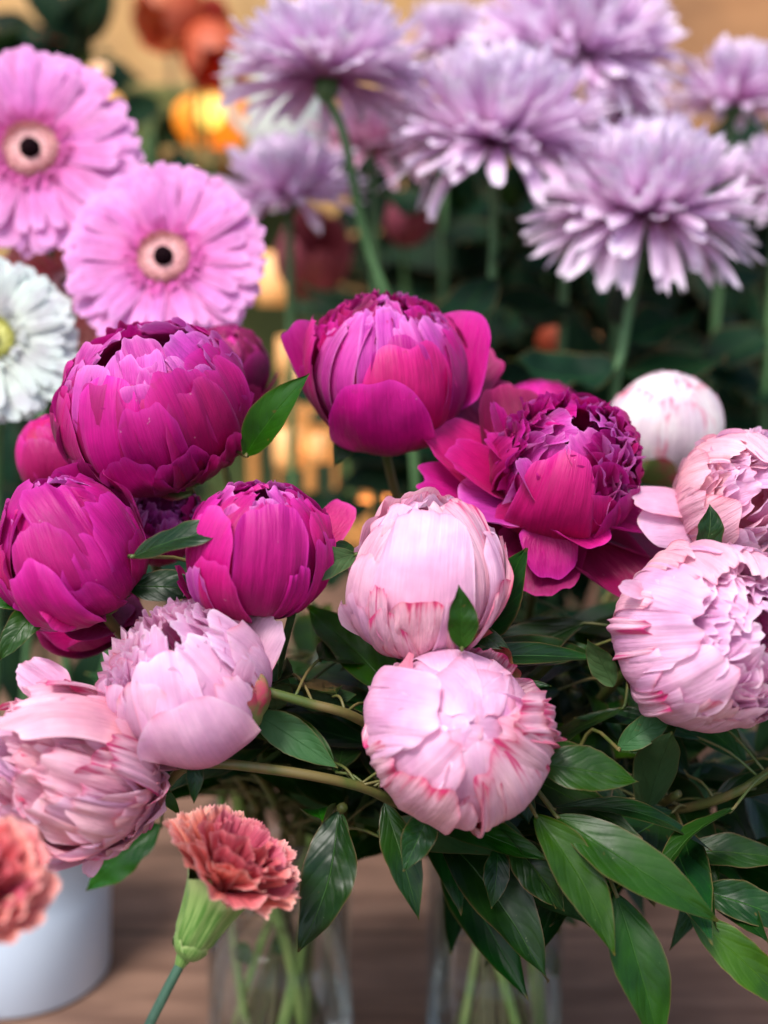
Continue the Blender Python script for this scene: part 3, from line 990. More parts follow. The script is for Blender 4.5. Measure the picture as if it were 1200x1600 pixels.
_t = TUL
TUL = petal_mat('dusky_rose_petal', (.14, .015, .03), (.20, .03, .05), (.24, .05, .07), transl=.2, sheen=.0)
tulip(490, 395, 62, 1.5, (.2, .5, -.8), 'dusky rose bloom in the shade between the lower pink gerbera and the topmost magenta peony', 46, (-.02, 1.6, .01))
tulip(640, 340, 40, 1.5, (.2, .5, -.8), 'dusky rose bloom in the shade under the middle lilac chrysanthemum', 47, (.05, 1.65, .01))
TUL = _t

# ================================================================== peonies
GM = 'magenta peonies'
GP = 'pale pink peonies'

# --- A: large magenta, upper left
p = Peony('peony', 247, 632, 144, .645, (-.20, .80, -.56), 'largest magenta peony, wide open at its top, below the pink gerberas', GM, 'L', sq=.88)
p.ring(MG, 9, 2.25, .55, .985, jit=.15, tipwave=.08)
p.fill(MG, 2.45, 6, .90, 2)
p.dome([MG, MGI, MGI], 26, 1.2, .5, r0=.94, dr=-.01, span=1.0, flare=.12)
for tip, wd, r, m, k in [
        ((222, 545), 120, .90, MGI, {}), ((187, 570), 70, .92, MGI, dict(tw=-.04)), ((262, 560), 90, .91, MGI, {}), ((160, 566), 70, .94, MGI, {}),
        ((200, 592), 118, 1.00, MG, dict(edgeup=-.02)), ((283, 588), 130, .99, MG, {}), ((128, 560), 90, .96, MG, {}),
        ((131, 606), 74, 1.00, MG, {}), ((335, 574), 96, 1.0, MG, {}), ((388, 622), 80, .98, MG, {}), ((306, 606), 132, 1.055, MG, dict(tw=-.03, curl=-.02)),
        ((250, 640), 92, 1.03, MG, dict(tw=.04)), ((118, 650), 66, 1.05, MGD, dict(tw=-.02)), ((222, 706), 84, 1.08, MG, dict(curl=.03)),
        ((292, 704), 100, 1.05, MG, {}), ((356, 690), 80, 1.05, MG, dict(ridge=.05)), ((330, 735), 90, 1.06, MG, {}), ((160, 712), 70, 1.04, MGD, {})]:
    p.petal(m, tip, wd, r, **k)
for tip, wd, r, k in [((190, 505), 80, 1.06, dict(frill=.05)), ((243, 505), 130, 1.03, {}), ((300, 534), 130, 1.05, dict(curl=.03)),
                      ((345, 560), 100, 1.02, {}), ((140, 538), 80, 1.01, dict(curl=.04)), ((100, 590), 90, .97, {})]:
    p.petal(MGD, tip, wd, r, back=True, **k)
p.sepals(3, 1.0, .5)
p.leaf((383, 712), (484, 584), 74, .63, .61, n=(.1, .55, -1), mat=LFB, sag=.06, fold=.3)
p.leaf((383, 700), (452, 618), 52, .66, .65, n=(-.5, -.5, -1), mat=LFP, sag=.04)
PA = p

# --- B: magenta, left edge
p = Peony('peony', 106, 852, 116, .60, (-.35, .82, -.45), 'magenta peony at the left edge above the rose pink peony', GM, 'L', sq=.98)
p.fill(MG, 2.5, 6, .90, 2)
p.dome([MG, MGI], 12, .7, .5, r0=.9, dr=.02, span=.9, flare=.1)
for tip, wd, r, m, k in [
        ((60, 760), 110, .95, MG, {}), ((22, 785), 84, .98, MG, {}), ((75, 763), 80, .99, MG, {}), ((166, 785), 112, 1.0, MG, dict(tw=-.03)),
        ((205, 790), 70, .98, MG, {}), ((120, 800), 100, .99, MG, {}), ((14, 850), 70, 1.0, MG, {}),
        ((82, 818), 116, 1.04, MG, dict(curl=.02)), ((152, 846), 108, 1.05, MG, dict(tw=-.04)), ((210, 830), 60, 1.02, MG, {}), ((20, 905), 60, 1.02, MG, dict(ridge=.05)),
        ((75, 880), 104, 1.12, MG, dict(curl=-.02, ridge=.03, belly=.06)), ((140, 905), 90, 1.06, MG, {})]:
    p.petal(m, tip, wd, r, **k)
for tip, wd, r, k in [((85, 742), 120, 1.02, {}), ((150, 745), 130, 1.03, dict(curl=.03)), ((205, 775), 100, 1.0, {}), ((20, 765), 100, 1.0, {})]:
    p.petal(MG, tip, wd, r, back=True, **k)
p.sepals(3, 1.0, .45)
p.free(MG, (150, 890), (40, 952), 96, nrml=(-.2, -.5, -1), db=.605, dt=.575, cup=.12, bend=-.5, rough=.03)
p.free(MG, (130, 880), (92, 962), 104, nrml=(.1, -.5, -1), db=.60, dt=.565, cup=.1, bend=-.4, rough=.03)
p.leaf((72, 945), (0, 1032), 56, .60, .585, n=(.1, .7, -1), mat=LFB)
p.leaf((48, 948), (-30, 925), 50, .60, .60, n=(.1, .7, -1), mat=LFB)
PB = p

# --- the dark lower petal flower behind B, and ruffled one
p = Peony('peony', 128, 945, 84, .665, (-.1, .3, -.9), 'deep purple magenta peony under the left edge one, mostly hidden', GM, 'L', blockers=False)
p.ring(MGD, 6, 1.5, .8, 1.0)
p.ring(MG, 6, 2.0, .7, .85)
p.free(MGD, (170, 930), (60, 1010), 110, nrml=(-.2, .9, -.8), db=.66, dt=.62, cup=.1, bend=.35)
p.free(MGD, (170, 930), (140, 1022), 110, nrml=(.0, .9, -.8), db=.66, dt=.62, cup=.1, bend=.35)
p.free(MGD, (150, 930), (205, 1000), 90, nrml=(.2, .9, -.8), db=.66, dt=.63, cup=.1, bend=.35)

p = Peony('peony', 250, 812, 72, .67, (.25, .6, -.75), 'small ruffled magenta peony squeezed between three larger ones', GM, 'L', blockers=False)
p.ring(MG, 7, 2.1, .7, 1.0)
p.rosette([MGI, MG, MGI], rs=(.85, .7, .55, .4), ns=(8, 7, 6, 5), psi=2.2, frill=.09, jit=.3)
p = Peony('peony', 85, 712, 62, .71, (-.2, .9, -.3), 'closed magenta peony half hidden left of the largest one', GM, 'L', blockers=False)
p.fill(MG, 2.7, 5, .9, 2)
p.dome([MG], 7, .8, .7, r0=.97, dr=.0, span=1.1, flare=.03, curl=0, psi_add=.3)
p.ring(MG, 6, 2.3, .8, 1.0, jit=.25)
p = Peony('peony', 356, 578, 68, .74, (.2, .8, -.3), 'dark magenta peony just behind the right side of the largest one', GM, 'L', blockers=False)
p.fill(MG, 2.6, 5, .9, 2)
p.dome([MGD], 7, .8, .7, r0=.97, dr=.0, span=1.1, flare=.03, curl=0, psi_add=.3)
p.ring(MGD, 6, 2.35, .8, 1.0, jit=.25)
p.ring(MGD, 5, 1.7, .6, 1.1, jit=.2, flare=.1)
p = Peony('peony', 845, 655, 64, .86, (0, .9, -.4), 'blurred magenta peony peeping out behind the open magenta one', GM, 'R', blockers=False)
p.fill(MG, 2.7, 5, .9, 2)
p.dome([MG], 7, .8, .7, r0=.97, dr=.0, span=1.1, flare=.03, curl=0, psi_add=.3)
p.ring(MG, 6, 2.2, .8, 1.0, jit=.3)

# --- C: magenta bud, centre left
p = Peony('peony', 406, 858, 108, .595, (.12, .88, -.36), 'magenta bud with tight folded centre beside the pale pink bud', GM, 'L', sq=.98)
p.fill(MG, 2.55, 6, .90, 2)
p.dome([MGI, MGI, MG], 16, .7, .4, r0=.91, dr=.02, span=.8, flare=.12, frill=.04)
for tip, wd, r, m, k in [
        ((430, 782), 110, .93, MG, {}), ((400, 772), 80, .94, MG, {}), ((462, 780), 84, .95, MG, dict(ridge=.03)), ((352, 778), 104, .99, MG, {}),
        ((488, 800), 86, .98, MG, dict(ridge=.05)), ((430, 794), 112, 1.03, MG, dict(ridge=.02, tw=-.02)), ((366, 806), 84, 1.0, MG, {}),
        ((327, 832), 70, 1.0, MG, {}), ((500, 838), 74, 1.05, MG, dict(ridge=.04)), ((362, 865), 76, 1.10, MG, dict(curl=.02)), ((472, 880), 50, 1.04, MG, dict(ridge=.04)),
        ((338, 880), 40, 1.10, MGI, dict(curl=.05)), ((300, 880), 62, 1.12, MG, dict(curl=.03))]:
    p.petal(m, tip, wd, r, **k)
for tip, wd, r, k in [((380, 757), 120, 1.0, {}), ((450, 757), 110, 1.0, {}), ((330, 785), 90, 1.0, {}), ((505, 800), 90, 1.02, dict(curl=.03))]:
    p.petal(MG, tip, wd, r, back=True, **k)
p.free(MG, (470, 870), (546, 790), 64, nrml=(-.4, .1, -1), db=.63, dt=.65, cup=-.15, bend=.2)
p.sepals(4, 1.02, .55, SEPR)
p.leaf((208, 870), (372, 826), 66, .575, .565, n=(.0, .75, -.9), mat=LF, sag=.07, fold=.22)
p.leaf((198, 915), (335, 924), 60, .60, .60, n=(.0, .35, -1), mat=LF, sag=.05, wave=.05)
p.leaf((556, 866), (462, 915), 52, .595, .585, n=(-.3, -.2, -1), mat=LFP, sag=.12, side=.08)
p.leaf((478, 893), (436, 1062), 34, .585, .61, n=(-1, .2, -.55), mat=LFP, sag=.02, side=-.05, fold=.4)
p.leaf((548, 850), (520, 880), 36, .61, .60, n=(0, .3, -1), mat=LF, stalk=False)
PC = p

# --- D: magenta, top centre
p = Peony('peony', 608, 574, 126, .69, (-.02, .90, -.42), 'topmost magenta peony with a smooth bowl of petals round a beaded centre', GM, 'R', sq=.92)
p.fill(MG, 2.5, 6, .88, 2)
p.dome([MGI, MG, MG, MGD], 46, .95, .2, r0=.95, dr=.0, span=.45, flare=.10, frill=.03, curl=.03)
for tip, wd, r, m, k in [
        ((520, 478), 110, .93, MG, {}), ((690, 478), 110, .93, MG, {}), ((600, 478), 60, .92, MGI, {}), ((640, 482), 54, .92, MGI, {}), ((560, 488), 56, .91, MGI, {}),
        ((572, 492), 60, .97, MGI, {}), ((610, 488), 56, .96, MGI, {}), ((662, 500), 70, .96, MGI, {}), ((640, 510), 84, .98, MGI, dict(tw=-.03)), ((542, 510), 46, .98, MGI, {}),
        ((690, 516), 66, 1.0, MG, {}), ((514, 512), 100, 1.04, MG, dict(tw=.03)), ((622, 538), 96, 1.01, MG, {}), ((634, 545), 172, 1.05, MG, dict(blunt=3.5, tw=-.02)),
        ((700, 540), 90, 1.04, MG, {}), ((590, 600), 146, 1.12, MG, dict(blunt=3.6, belly=.04)), ((498, 585), 60, 1.07, MG, {})]:
    p.petal(m, tip, wd, r, **k)
for tip, wd, r, k in [((560, 452), 140, .99, {}), ((640, 449), 150, 1.0, {}), ((700, 478), 110, .99, {}), ((510, 490), 90, 1.0, {})]:
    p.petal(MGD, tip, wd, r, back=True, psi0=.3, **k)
p.free(MG, (535, 655), (456, 506), 74, nrml=(.25, .1, -1), db=.69, dt=.69, cup=.2, bend=.1)
p.free(MG, (680, 665), (736, 488), 130, nrml=(-.45, .1, -1), db=.695, dt=.70, cup=.16, bend=.1, maxat=.5)
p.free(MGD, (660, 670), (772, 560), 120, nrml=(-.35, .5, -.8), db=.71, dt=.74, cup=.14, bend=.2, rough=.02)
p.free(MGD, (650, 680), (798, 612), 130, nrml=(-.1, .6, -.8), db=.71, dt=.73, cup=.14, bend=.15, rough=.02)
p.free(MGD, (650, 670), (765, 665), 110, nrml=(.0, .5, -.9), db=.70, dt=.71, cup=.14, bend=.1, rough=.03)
p.free(MG, (620, 650), (700, 665), 80, nrml=(.2, -.5, -1), db=.695, dt=.68, cup=.16, rough=.04, frill=.04)
p.free(MGI, (620, 650), (655, 690), 50, nrml=(.2, -.5, -1), db=.695, dt=.68, cup=.16, rough=.04)
p.sepals(3, 1.0, .5)
p.leaf((560, 662), (522, 728), 50, .70, .69, n=(.1, .3, -1), mat=LF)
PD = p

# --- E: open magenta, right of centre
p = Peony('peony', 878, 726, 118, .655, (.02, .42, -.9), 'fully open magenta peony with a ruffled ball centre and wide spread petals', GM, 'R', sq=.95)
p.fill(MG, 2.1, 7, .84, 2)
p.dome([MG, MGI, MG], 44, 1.3, .50, r0=.97, dr=-.02, span=.9, flare=.24, frill=.05, curl=.02, rough=.025, jit=.3, psi_add=.2)
for tip, wd, r, m, k in [
        ((872, 710), 124, 1.05, MG, dict(psi0=.5, curl=-.06, belly=.05)), ((950, 770), 130, 1.07, MG, dict(blunt=3, psi0=.4)), ((905, 770), 90, 1.02, MG, {}), ((798, 700), 60, 1.0, MG, dict(frill=.05)),
        ((985, 700), 90, 1.0, MG, dict(frill=.04)), ((960, 660), 90, 1.03, MG, dict(curl=-.05)), ((1000, 740), 60, 1.0, MG, dict(frill=.05))]:
    p.petal(m, tip, wd, r, **k)
for tip, wd, r, k in [((930, 625), 150, 1.02, {}), ((985, 665), 120, 1.02, {}), ((850, 630), 100, 1.0, dict(frill=.05)), ((1002, 730), 100, 1.0, {})]:
    p.petal(MGD, tip, wd, r, back=True, **k)
def FR(m, b, t, wd, **k):
    k.setdefault('rough', .028); k.setdefault('frill', .018); k.setdefault('fk', 2.2)
    return p.free(m, b, t, wd, **k)

FR(MGD, (830, 800), (770, 610), 130, nrml=(.35, .1, -1), db=.68, dt=.70, cup=.15, bend=.3)
FR(MGD, (835, 795), (690, 640), 130, nrml=(.25, .5, -.9), db=.685, dt=.70, cup=.14, bend=.2, rough=.03)
FR(MGD, (835, 795), (735, 870), 110, nrml=(.0, .7, -.9), db=.67, dt=.665, cup=.12, bend=.3, rough=.03)
FR(MG, (835, 790), (690, 720), 90, nrml=(.2, .75, -.8), db=.66, dt=.655, cup=.16, bend=.3, rough=.04, frill=.03)
FR(MG, (815, 770), (750, 638), 56, nrml=(.9, .2, -.7), db=.66, dt=.655, cup=.25, bend=.25)
FR(MG, (835, 790), (658, 682), 130, nrml=(.15, .7, -.8), db=.67, dt=.675, cup=.12, bend=.25)
FR(MG, (830, 800), (650, 765), 110, nrml=(.1, .8, -.8), db=.665, dt=.665, cup=.1, bend=.25, rough=.03)
FR(MGI, (850, 790), (708, 800), 120, nrml=(.1, .8, -.8), db=.655, dt=.648, cup=.12, bend=.35, rough=.02)
FR(MG, (840, 760), (752, 690), 60, nrml=(.3, .9, -.7), db=.64, dt=.645, cup=.18, bend=.2)
FR(MGI, (848, 800), (800, 720), 50, nrml=(.8, .3, -.8), db=.625, dt=.62, cup=.25, bend=.2)
FR(MG, (845, 800), (775, 820), 70, nrml=(.0, .8, -.8), db=.645, dt=.64, cup=.12, bend=.3)
FR(MGD, (850, 800), (838, 945), 140, nrml=(.05, .85, -.8), db=.66, dt=.645, cup=.12, bend=.5)
FR(MGD, (880, 810), (985, 962), 140, nrml=(.2, .85, -.8), db=.67, dt=.65, cup=.14, bend=.5)
FR(MGD, (900, 800), (1040, 890), 130, nrml=(.3, .85, -.7), db=.68, dt=.67, cup=.12, bend=.4)
FR(MG, (890, 790), (1028, 850), 110, nrml=(.3, .9, -.6), db=.66, dt=.65, cup=.12, bend=.4)
FR(MG, (850, 800), (872, 898), 96, nrml=(.0, .7, -.9), db=.64, dt=.622, cup=.10, bend=-.6)
FR(MG, (870, 800), (930, 868), 110, nrml=(.2, .85, -.7), db=.645, dt=.632, cup=.12, bend=.4)
PE = p

# --- G: pale pink bud, centre
p = Peony('peony', 664, 896, 122, .60, (.05, .93, -.25), 'pale pink bud streaked crimson at its base, above the other pale bud', GP, 'R', sq=1.03)
p.fill(PK, 2.6, 6, .90, 2)
p.dome([PKR, PK, PKF], 12, .65, .5, r0=.92, dr=.02, span=.9, flare=.10, frill=.04)
for tip, wd, r, m, k in [
        ((690, 800), 110, .95, PK, {}), ((600, 815), 90, .97, PKR, {}), ((735, 805), 110, .99, PKF, dict(ridge=.02, tw=-.03)), ((700, 792), 80, .97, PKF, dict(ridge=.02)),
        ((664, 802), 176, 1.05, PK, dict(blunt=5, tipwave=.02)), ((578, 862), 80, 1.06, PK, dict(tw=-.03)), ((752, 832), 80, 1.03, PK, {}), ((773, 845), 76, 1.06, PKF, dict(ridge=.03, tw=.03)),
        ((566, 932), 90, 1.07, PK, {}), ((598, 908), 40, 1.07, PKF, dict(ridge=.03)), ((655, 920), 110, 1.085, PKF, dict(ridge=.055, psi0=.3, tipwave=.08)), ((610, 945), 80, 1.10, PKF, dict(ridge=.055, tipwave=.08)),
        ((702, 922), 44, 1.10, PK, dict(curl=.03)), ((770, 900), 60, 1.05, PKF, dict(ridge=.05))]:
    p.petal(m, tip, wd, r, **k)
for tip, wd, r, m, k in [((655, 774), 130, 1.02, PKR, dict(frill=.03)), ((705, 778), 110, 1.02, PKF, dict(frill=.02)), ((610, 792), 90, 1.01, PKR, dict(frill=.04)), ((765, 830), 100, 1.0, PK, {}), ((560, 850), 80, 1.0, PK, {})]:
    p.petal(m, tip, wd, r, back=True, **k)
p.sepal_px((618, 1000), 70, 1.06, mat=SEP)
p.sepal_px((748, 975), 70, 1.10, mat=SEPR)
p.sepals(3, 1.0, .4, SEPR)
p.leaf((722, 1014), (717, 914), 54, .555, .55, n=(.2, .25, -1), mat=LFB, sag=.04, fold=.35, stalk=(735, 1035, .60))
p.leaf((735, 1010), (822, 856), 92, .62, .60, n=(-.3, .3, -1), mat=LF, sag=-.03, fold=.1)
p.leaf((732, 985), (797, 1016), 38, .60, .59, n=(.0, .3, -1), mat=LF)
PG = p

# --- H: pale pink bud, front
p = Peony('peony', 712, 1136, 140, .57, (.12, .26, -.95), 'pale pink bud nearest the lens facing forward with crimson edged outer petals', GP, 'R', sq=.95)
p.fill(PK, 2.7, 7, .90, 2)
p.dome([PK, LIL, PK], 7, .45, .9, r0=.91, dr=.03, span=1.1, flare=.03, curl=.0, psi_add=.35)
for tip, wd, r, m, k in [
        ((700, 1150), 120, .94, PK, {}), ((690, 1130), 120, .95, LIL, {}), ((735, 1130), 120, .96, PK, {}), ((768, 1116), 110, .98, PKR, dict(ridge=.02)),
        ((752, 1205), 120, .99, PK, dict(tw=-.04)), ((705, 1122), 128, 1.02, PK, dict(tw=.05, psi0=.5)), ((640, 1100), 100, 1.02, PK, {}), ((688, 1092), 138, 1.05, PK, dict(psi0=.5)),
        ((792, 1100), 80, 1.04, PKF, dict(ridge=.04)), ((772, 1124), 60, 1.03, PKF, dict(ridge=.03)), ((765, 1150), 126, 1.06, PKF, dict(psi0=.5, ridge=.01)),
        ((700, 1214), 110, 1.03, PK, {}), ((680, 1186), 130, 1.08, PKF, dict(ridge=.04, psi0=.3, tw=.04, tipwave=.07)), ((618, 1158), 70, 1.05, PKF, dict(ridge=.04)),
        ((640, 1120), 60, 1.02, PK, {}), ((832, 1110), 60, 1.05, PKF, dict(ridge=.05)), ((752, 1186), 40, 1.08, PKF, dict(ridge=.03))]:
    p.petal(m, tip, wd, r, **k)
for tip, wd, r, m, k in [((712, 1000), 120, 1.0, PKF, {}), ((780, 1020), 100, 1.0, PKF, {}), ((845, 1100), 110, 1.0, PKF, {}), ((700, 1270), 130, 1.0, PKF, {}), ((600, 1220), 110, 1.0, PKF, {}),
                         ((820, 1220), 110, 1.0, PK, {}), ((610, 1040), 90, 1.0, PK, {})]:
    p.petal(m, tip, wd, r, back=True, **k)
p.free(PKF, (642, 1020), (574, 1170), 66, nrml=(-.45, .25, -1), db=.560, dt=.548, cup=-.28, bend=-.12, maxat=.5, frill=.03, rough=.03)
p.free(PKF, (845, 1150), (856, 1140), 22, nrml=(-.7, .4, -.8), db=.57, dt=.57)
p.sepal_px((782, 1250), 90, 1.08, mat=SEPR)
p.sepal_px((800, 1040), 70, 1.10, mat=SEPR, back=True)
p.sepals(3, 1.0, .5, SEPR)
p.leaf((838, 1192), (998, 1222), 84, .575, .575, n=(.0, .62, -1), mat=LFB, sag=.05, fold=.18, stalk=(800, 1215, .60))
p.leaf((836, 1272), (960, 1494), 84, .58, .56, n=(.15, .40, -1), mat=LFB, sag=.05, fold=.28, stalk=(790, 1270, .60), side=-.04)
p.leaf((868, 1274), (1122, 1440), 98, .585, .565, n=(-.1, .75, -1), mat=LFB, sag=.09, fold=.15, stalk=(800, 1265, .60), side=.03)
p.leaf((862, 1262), (1112, 1330), 44, .60, .60, n=(-.2, 1, -.5), mat=LF, sag=.14, fold=.3, stalk=(800, 1262, .61))
p.leaf((600, 1255), (655, 1438), 66, .59, .575, n=(.25, .3, -1), mat=LF, sag=.05, fold=.25, stalk=False)
p.leaf((676, 1262), (630, 1362), 60, .575, .565, n=(-.1, .35, -1), mat=LF, sag=.05, fold=.3, stalk=False)
p.leaf((778, 1322), (768, 1420), 46, .60, .59, n=(.1, .3, -1), mat=LF, fold=.15)
p.leaf((795, 1310), (882, 1424), 78, .60, .59, n=(.1, .35, -1), mat=LF, fold=.15)
p.leaf((812, 1230), (826, 1288), 40, .60, .59, n=(.1, .35, -1), mat=LF, stalk=False)
p.leaf((800, 1080), (862, 1073), 22, .60, .59, n=(.1, .8, -.8), mat=LF, stalk=False)
p.leaf((722, 1262), (640, 1275), 30, .59, .60, n=(.1, .8, -.8), mat=LF, stalk=False)
PH = p

# --- I: open light pink, left
p = Peony('peony', 292, 1062, 128, .585, (-.22, .72, -.62), 'light lilac pink peony with frilled open centre and green red sepal', GP, 'R', sq=1.0,
          mid=[P(690, 1210, .68), P(565, 1126, .60), P(480, 1098, .585)], end=P(402, 1076, .580), stem_r=.0025)
p.fill(PK, 2.2, 7, .86, 2)
p.dome([LIL, LIL, PK], 46, 1.05, .38, r0=.96, dr=-.03, span=.8, flare=.24, frill=.045, curl=.02, rough=.025, jit=.3)
for tip, wd, r, m, k in [
        ((330, 975), 90, .96, LIL, dict(frill=.06)), ((362, 985), 96, 1.0, PK, dict(frill=.03)), ((300, 990), 90, .97, LIL, dict(frill=.05)),
        ((188, 990), 60, .97, LIL, dict(frill=.08)), ((170, 1005), 60, 1.0, PKR, dict(frill=.09)), ((172, 1030), 60, 1.01, PK, dict(frill=.09)),
        ((270, 1008), 112, 1.02, PK, dict(tw=-.03)), ((205, 1045), 90, 1.03, PK, dict(frill=.04)), ((252, 1052), 116, 1.045, PK, {}), ((302, 1070), 158, 1.09, PK, dict(blunt=3.4)),
        ((358, 1050), 70, 1.02, PK, {}), ((218, 1128), 60, 1.11, PK, {}), ((390, 1010), 50, 1.04, PK, dict(curl=.03))]:
    p.petal(m, tip, wd, r, **k)
for tip, wd, r, m, k in [((230, 935), 130, 1.0, LIL, dict(frill=.05)), ((290, 930), 120, 1.0, LIL, dict(frill=.06)), ((180, 960), 100, 1.0, PK, dict(frill=.04)), ((150, 1005), 90, 1.02, PKR, dict(frill=.04)),
                         ((350, 945), 100, .98, LIL, {})]:
    p.petal(m, tip, wd, r, back=True, **k)
p.free(PK, (350, 1080), (430, 958), 96, nrml=(-.3, .5, -.9), db=.585, dt=.585, cup=-.16, bend=.1, maxat=.7)
p.free(PK, (372, 1085), (388, 1030), 34, nrml=(.3, .2, -.9), db=.56, dt=.55, cup=-.2)
p.sepal_px((398, 1068), 70, 1.06, mat=SEP)
V, F, U = shell_petal(P(393, 1080, .572), 32 / FPX * .572, view(-.8, -.1, -.3), view(-.5, .1, -.9), 1.4, blunt=4, nu=15, nv=16)
obj('sepal', V, F, SEP, p.t, U)
V, F, U = shell_petal(P(393, 1080, .572), 31 / FPX * .572, view(-.8, -.1, -.3), view(-.5, .6, .6), 1.5, blunt=4, nu=15, nv=16)
obj('sepal', V, F, SEPR, p.t, U)
p.leaf((303, 1178), (303, 1256), 30, .575, .57, n=(.3, .1, -1), mat=LF, stalk=False)
p.leaf((395, 1112), (528, 1200), 62, .60, .595, n=(-.1, .4, -1), mat=LFP, sag=.06, stalk=False)
p.leaf((430, 1110), (432, 1036), 60, .63, .63, n=(0, .2, -1), mat=LFP, stalk=False)
p.leaf((470, 1100), (557, 1085), 44, .63, .63, n=(0, .2, -1), mat=LFP, stalk=False)
PI_ = p

# --- J: rose pink, lower left
p = Peony('peony', 100, 1204, 121, .565, (-.66, .36, -.62), 'rose pink peony low at the left edge opening to the left in shingled petals', GP, 'R', sq=1.12,
          mid=[P(640, 1262, .64), P(560, 1228, .600), P(430, 1203, .585), P(300, 1195, .580)], stem_r=.0025)
p.fill(PKR, 2.2, 7, .86, 2)
p.dome([PKR, PK, PKR], 30, 1.0, .4, r0=.96, dr=.03, span=.8, flare=.25, frill=.05, rough=.03, jit=.3)
for row, (ps, rr) in enumerate([(2.25, .99), (1.95, 1.03), (1.68, 1.06), (1.42, 1.09), (1.16, 1.12), (.9, 1.14)]):
    p.ring([PKR, PKR, PK, PKF], 9, ps, .38, rr, jit=.2, frill=.05, tw=.05, tipwave=.10, rough=.035, curl=.06)
for tip, wd, r, m, k in [
        ((62, 1128), 84, 1.13, PKR, dict(tw=-.03, frill=.02, tipwave=.08)), ((75, 1088), 70, 1.13, PKF, dict(ridge=.03)),
        ((176, 1160), 60, 1.17, PKF, dict(ridge=.03)), ((150, 1310), 60, 1.10, PKF, dict(ridge=.02))]:
    p.petal(m, tip, wd, r, **k)
for tip, wd, r, m, k in [((60, 1080), 120, 1.04, PKR, dict(ridge=.03)), ((130, 1075), 120, 1.0, PKR, {}), ((60, 1340), 120, 1.0, PK, {}), ((10, 1120), 100, 1.02, LIL, {}), ((140, 1350), 120, 1.0, PK, {})]:
    p.petal(m, tip, wd, r, back=True, **k)
p.free(PK, (120, 1100), (30, 1042), 66, nrml=(.2, .5, -.9), db=.57, dt=.57, cup=.2, frill=.1, rough=.04)
p.free(PK, (160, 1320), (135, 1368), 30, nrml=(.2, .5, -.9), db=.56, dt=.56, cup=.1)
p.sepal_px((205, 1180), 80, 1.10, mat=SEPR)
p.sepal_px((225, 1255), 60, 1.08, mat=SEPR)
p.free(PKF, (228, 1215), (225, 1300), 34, nrml=(.8, .2, -.8), db=.58, dt=.57, cup=.2)
p.leaf((240, 1225), (282, 1275), 24, .59, .59, n=(.3, .5, -1), mat=LFB, stalk=False)
p.leaf((252, 1288), (135, 1392), 74, .70, .70, n=(0, .4, -1), mat=LFB)
PJ = p

# --- K: open pink, right
p = Peony('peony', 1118, 998, 140, .585, (.26, .14, -.95), 'open pink peony at the right edge facing the lens with a rosette centre', GP, 'R', sq=.92)
p.fill(PK, 2.0, 7, .84, 1)
p.dome([LIL], 50, 1.0, .42, r0=.93, dr=.0, span=.9, flare=.24, frill=.03, curl=.02, rough=.018, jit=.15)
p.ring(PK, 8, 2.1, .5, 1.0, frill=.03, flare=.05)
for tip, wd, r, m, k in [
        ((1075, 935), 120, 1.02, PK, {}), ((1100, 1020), 138, 1.04, PK, dict(notch=.04)), ((1060, 985), 100, 1.05, PK, {}), ((1020, 925), 70, 1.05, PKR, dict(curl=.03)), ((1010, 985), 60, 1.06, PKF, dict(ridge=.05)),
        ((1165, 905), 110, 1.03, PKR, dict(frill=.06)), ((1105, 895), 100, 1.03, PKR, dict(frill=.06)), ((1060, 885), 70, 1.05, PKR, dict(frill=.05)),
        ((1105, 1075), 90, 1.0, PKR, {}), ((1165, 1085), 120, 1.0, PK, {}), ((1075, 1090), 110, 1.05, PK, dict(curl=.03)), ((1140, 1115), 110, 1.05, PK, {}), ((1210, 1080), 110, 1.03, PK, {}),
        ((1035, 1070), 44, 1.09, PKF, dict(curl=.04)), ((1225, 905), 110, 1.02, PKR, dict(frill=.05))]:
    p.petal(m, tip, wd, r, **k)
for tip, wd, r, m, k in [((1030, 905), 110, 1.02, PKR, {}), ((1110, 862), 120, 1.02, PKR, dict(frill=.04)), ((1180, 860), 120, 1.02, PKR, dict(frill=.05)), ((990, 960), 110, 1.0, PKF, dict(ridge=.03)),
                         ((1000, 1050), 100, .98, PKF, {}), ((1060, 1115), 120, 1.0, PK, {}), ((1140, 1140), 120, 1.0, PKF, {}), ((1230, 1100), 120, 1.0, PK, {})]:
    p.petal(m, tip, wd, r, back=True, **k)
p.free(PK, (1010, 930), (968, 918), 34, nrml=(.2, .5, -.9), db=.57, dt=.565, cup=.3)
p.sepal_px((1000, 1060), 80, 1.12, mat=SEPR, back=True)
p.sepal_px((1050, 895), 60, 1.07, mat=SEP, back=True)
p.sepal_px((1120, 1140), 90, 1.05, mat=SEPR, back=True)
p.leaf((958, 1072), (918, 998), 50, .60, .59, n=(-.3, -.2, -1), mat=LFP, stalk=False, sag=-.05)
p.leaf((1098, 868), (1109, 788), 56, .60, .60, n=(.3, .2, -1), mat=LF, stalk=False)
p.leaf((965, 1170), (1056, 1108), 50, .60, .60, n=(.1, .4, -1), mat=LFP, stalk=(900, 1180, .64))
p.leaf((985, 1175), (1062, 1120), 56, .615, .615, n=(.1, .4, -1), mat=LF, stalk=False)
p.leaf((962, 1395), (1035, 1650), 100, .585, .57, n=(.15, .35, -1), mat=LFB, sag=.04, fold=.22, stalk=(900, 1310, .60))
p.leaf((1075, 1425), (1262, 1600), 74, .59, .58, n=(-.1, .5, -1), mat=LFB, sag=.05, stalk=(960, 1330, .60))
p.leaf((1090, 1390), (1260, 1450), 72, .62, .61, n=(-.1, .6, -1), mat=LF, sag=.08, stalk=(980, 1320, .62))
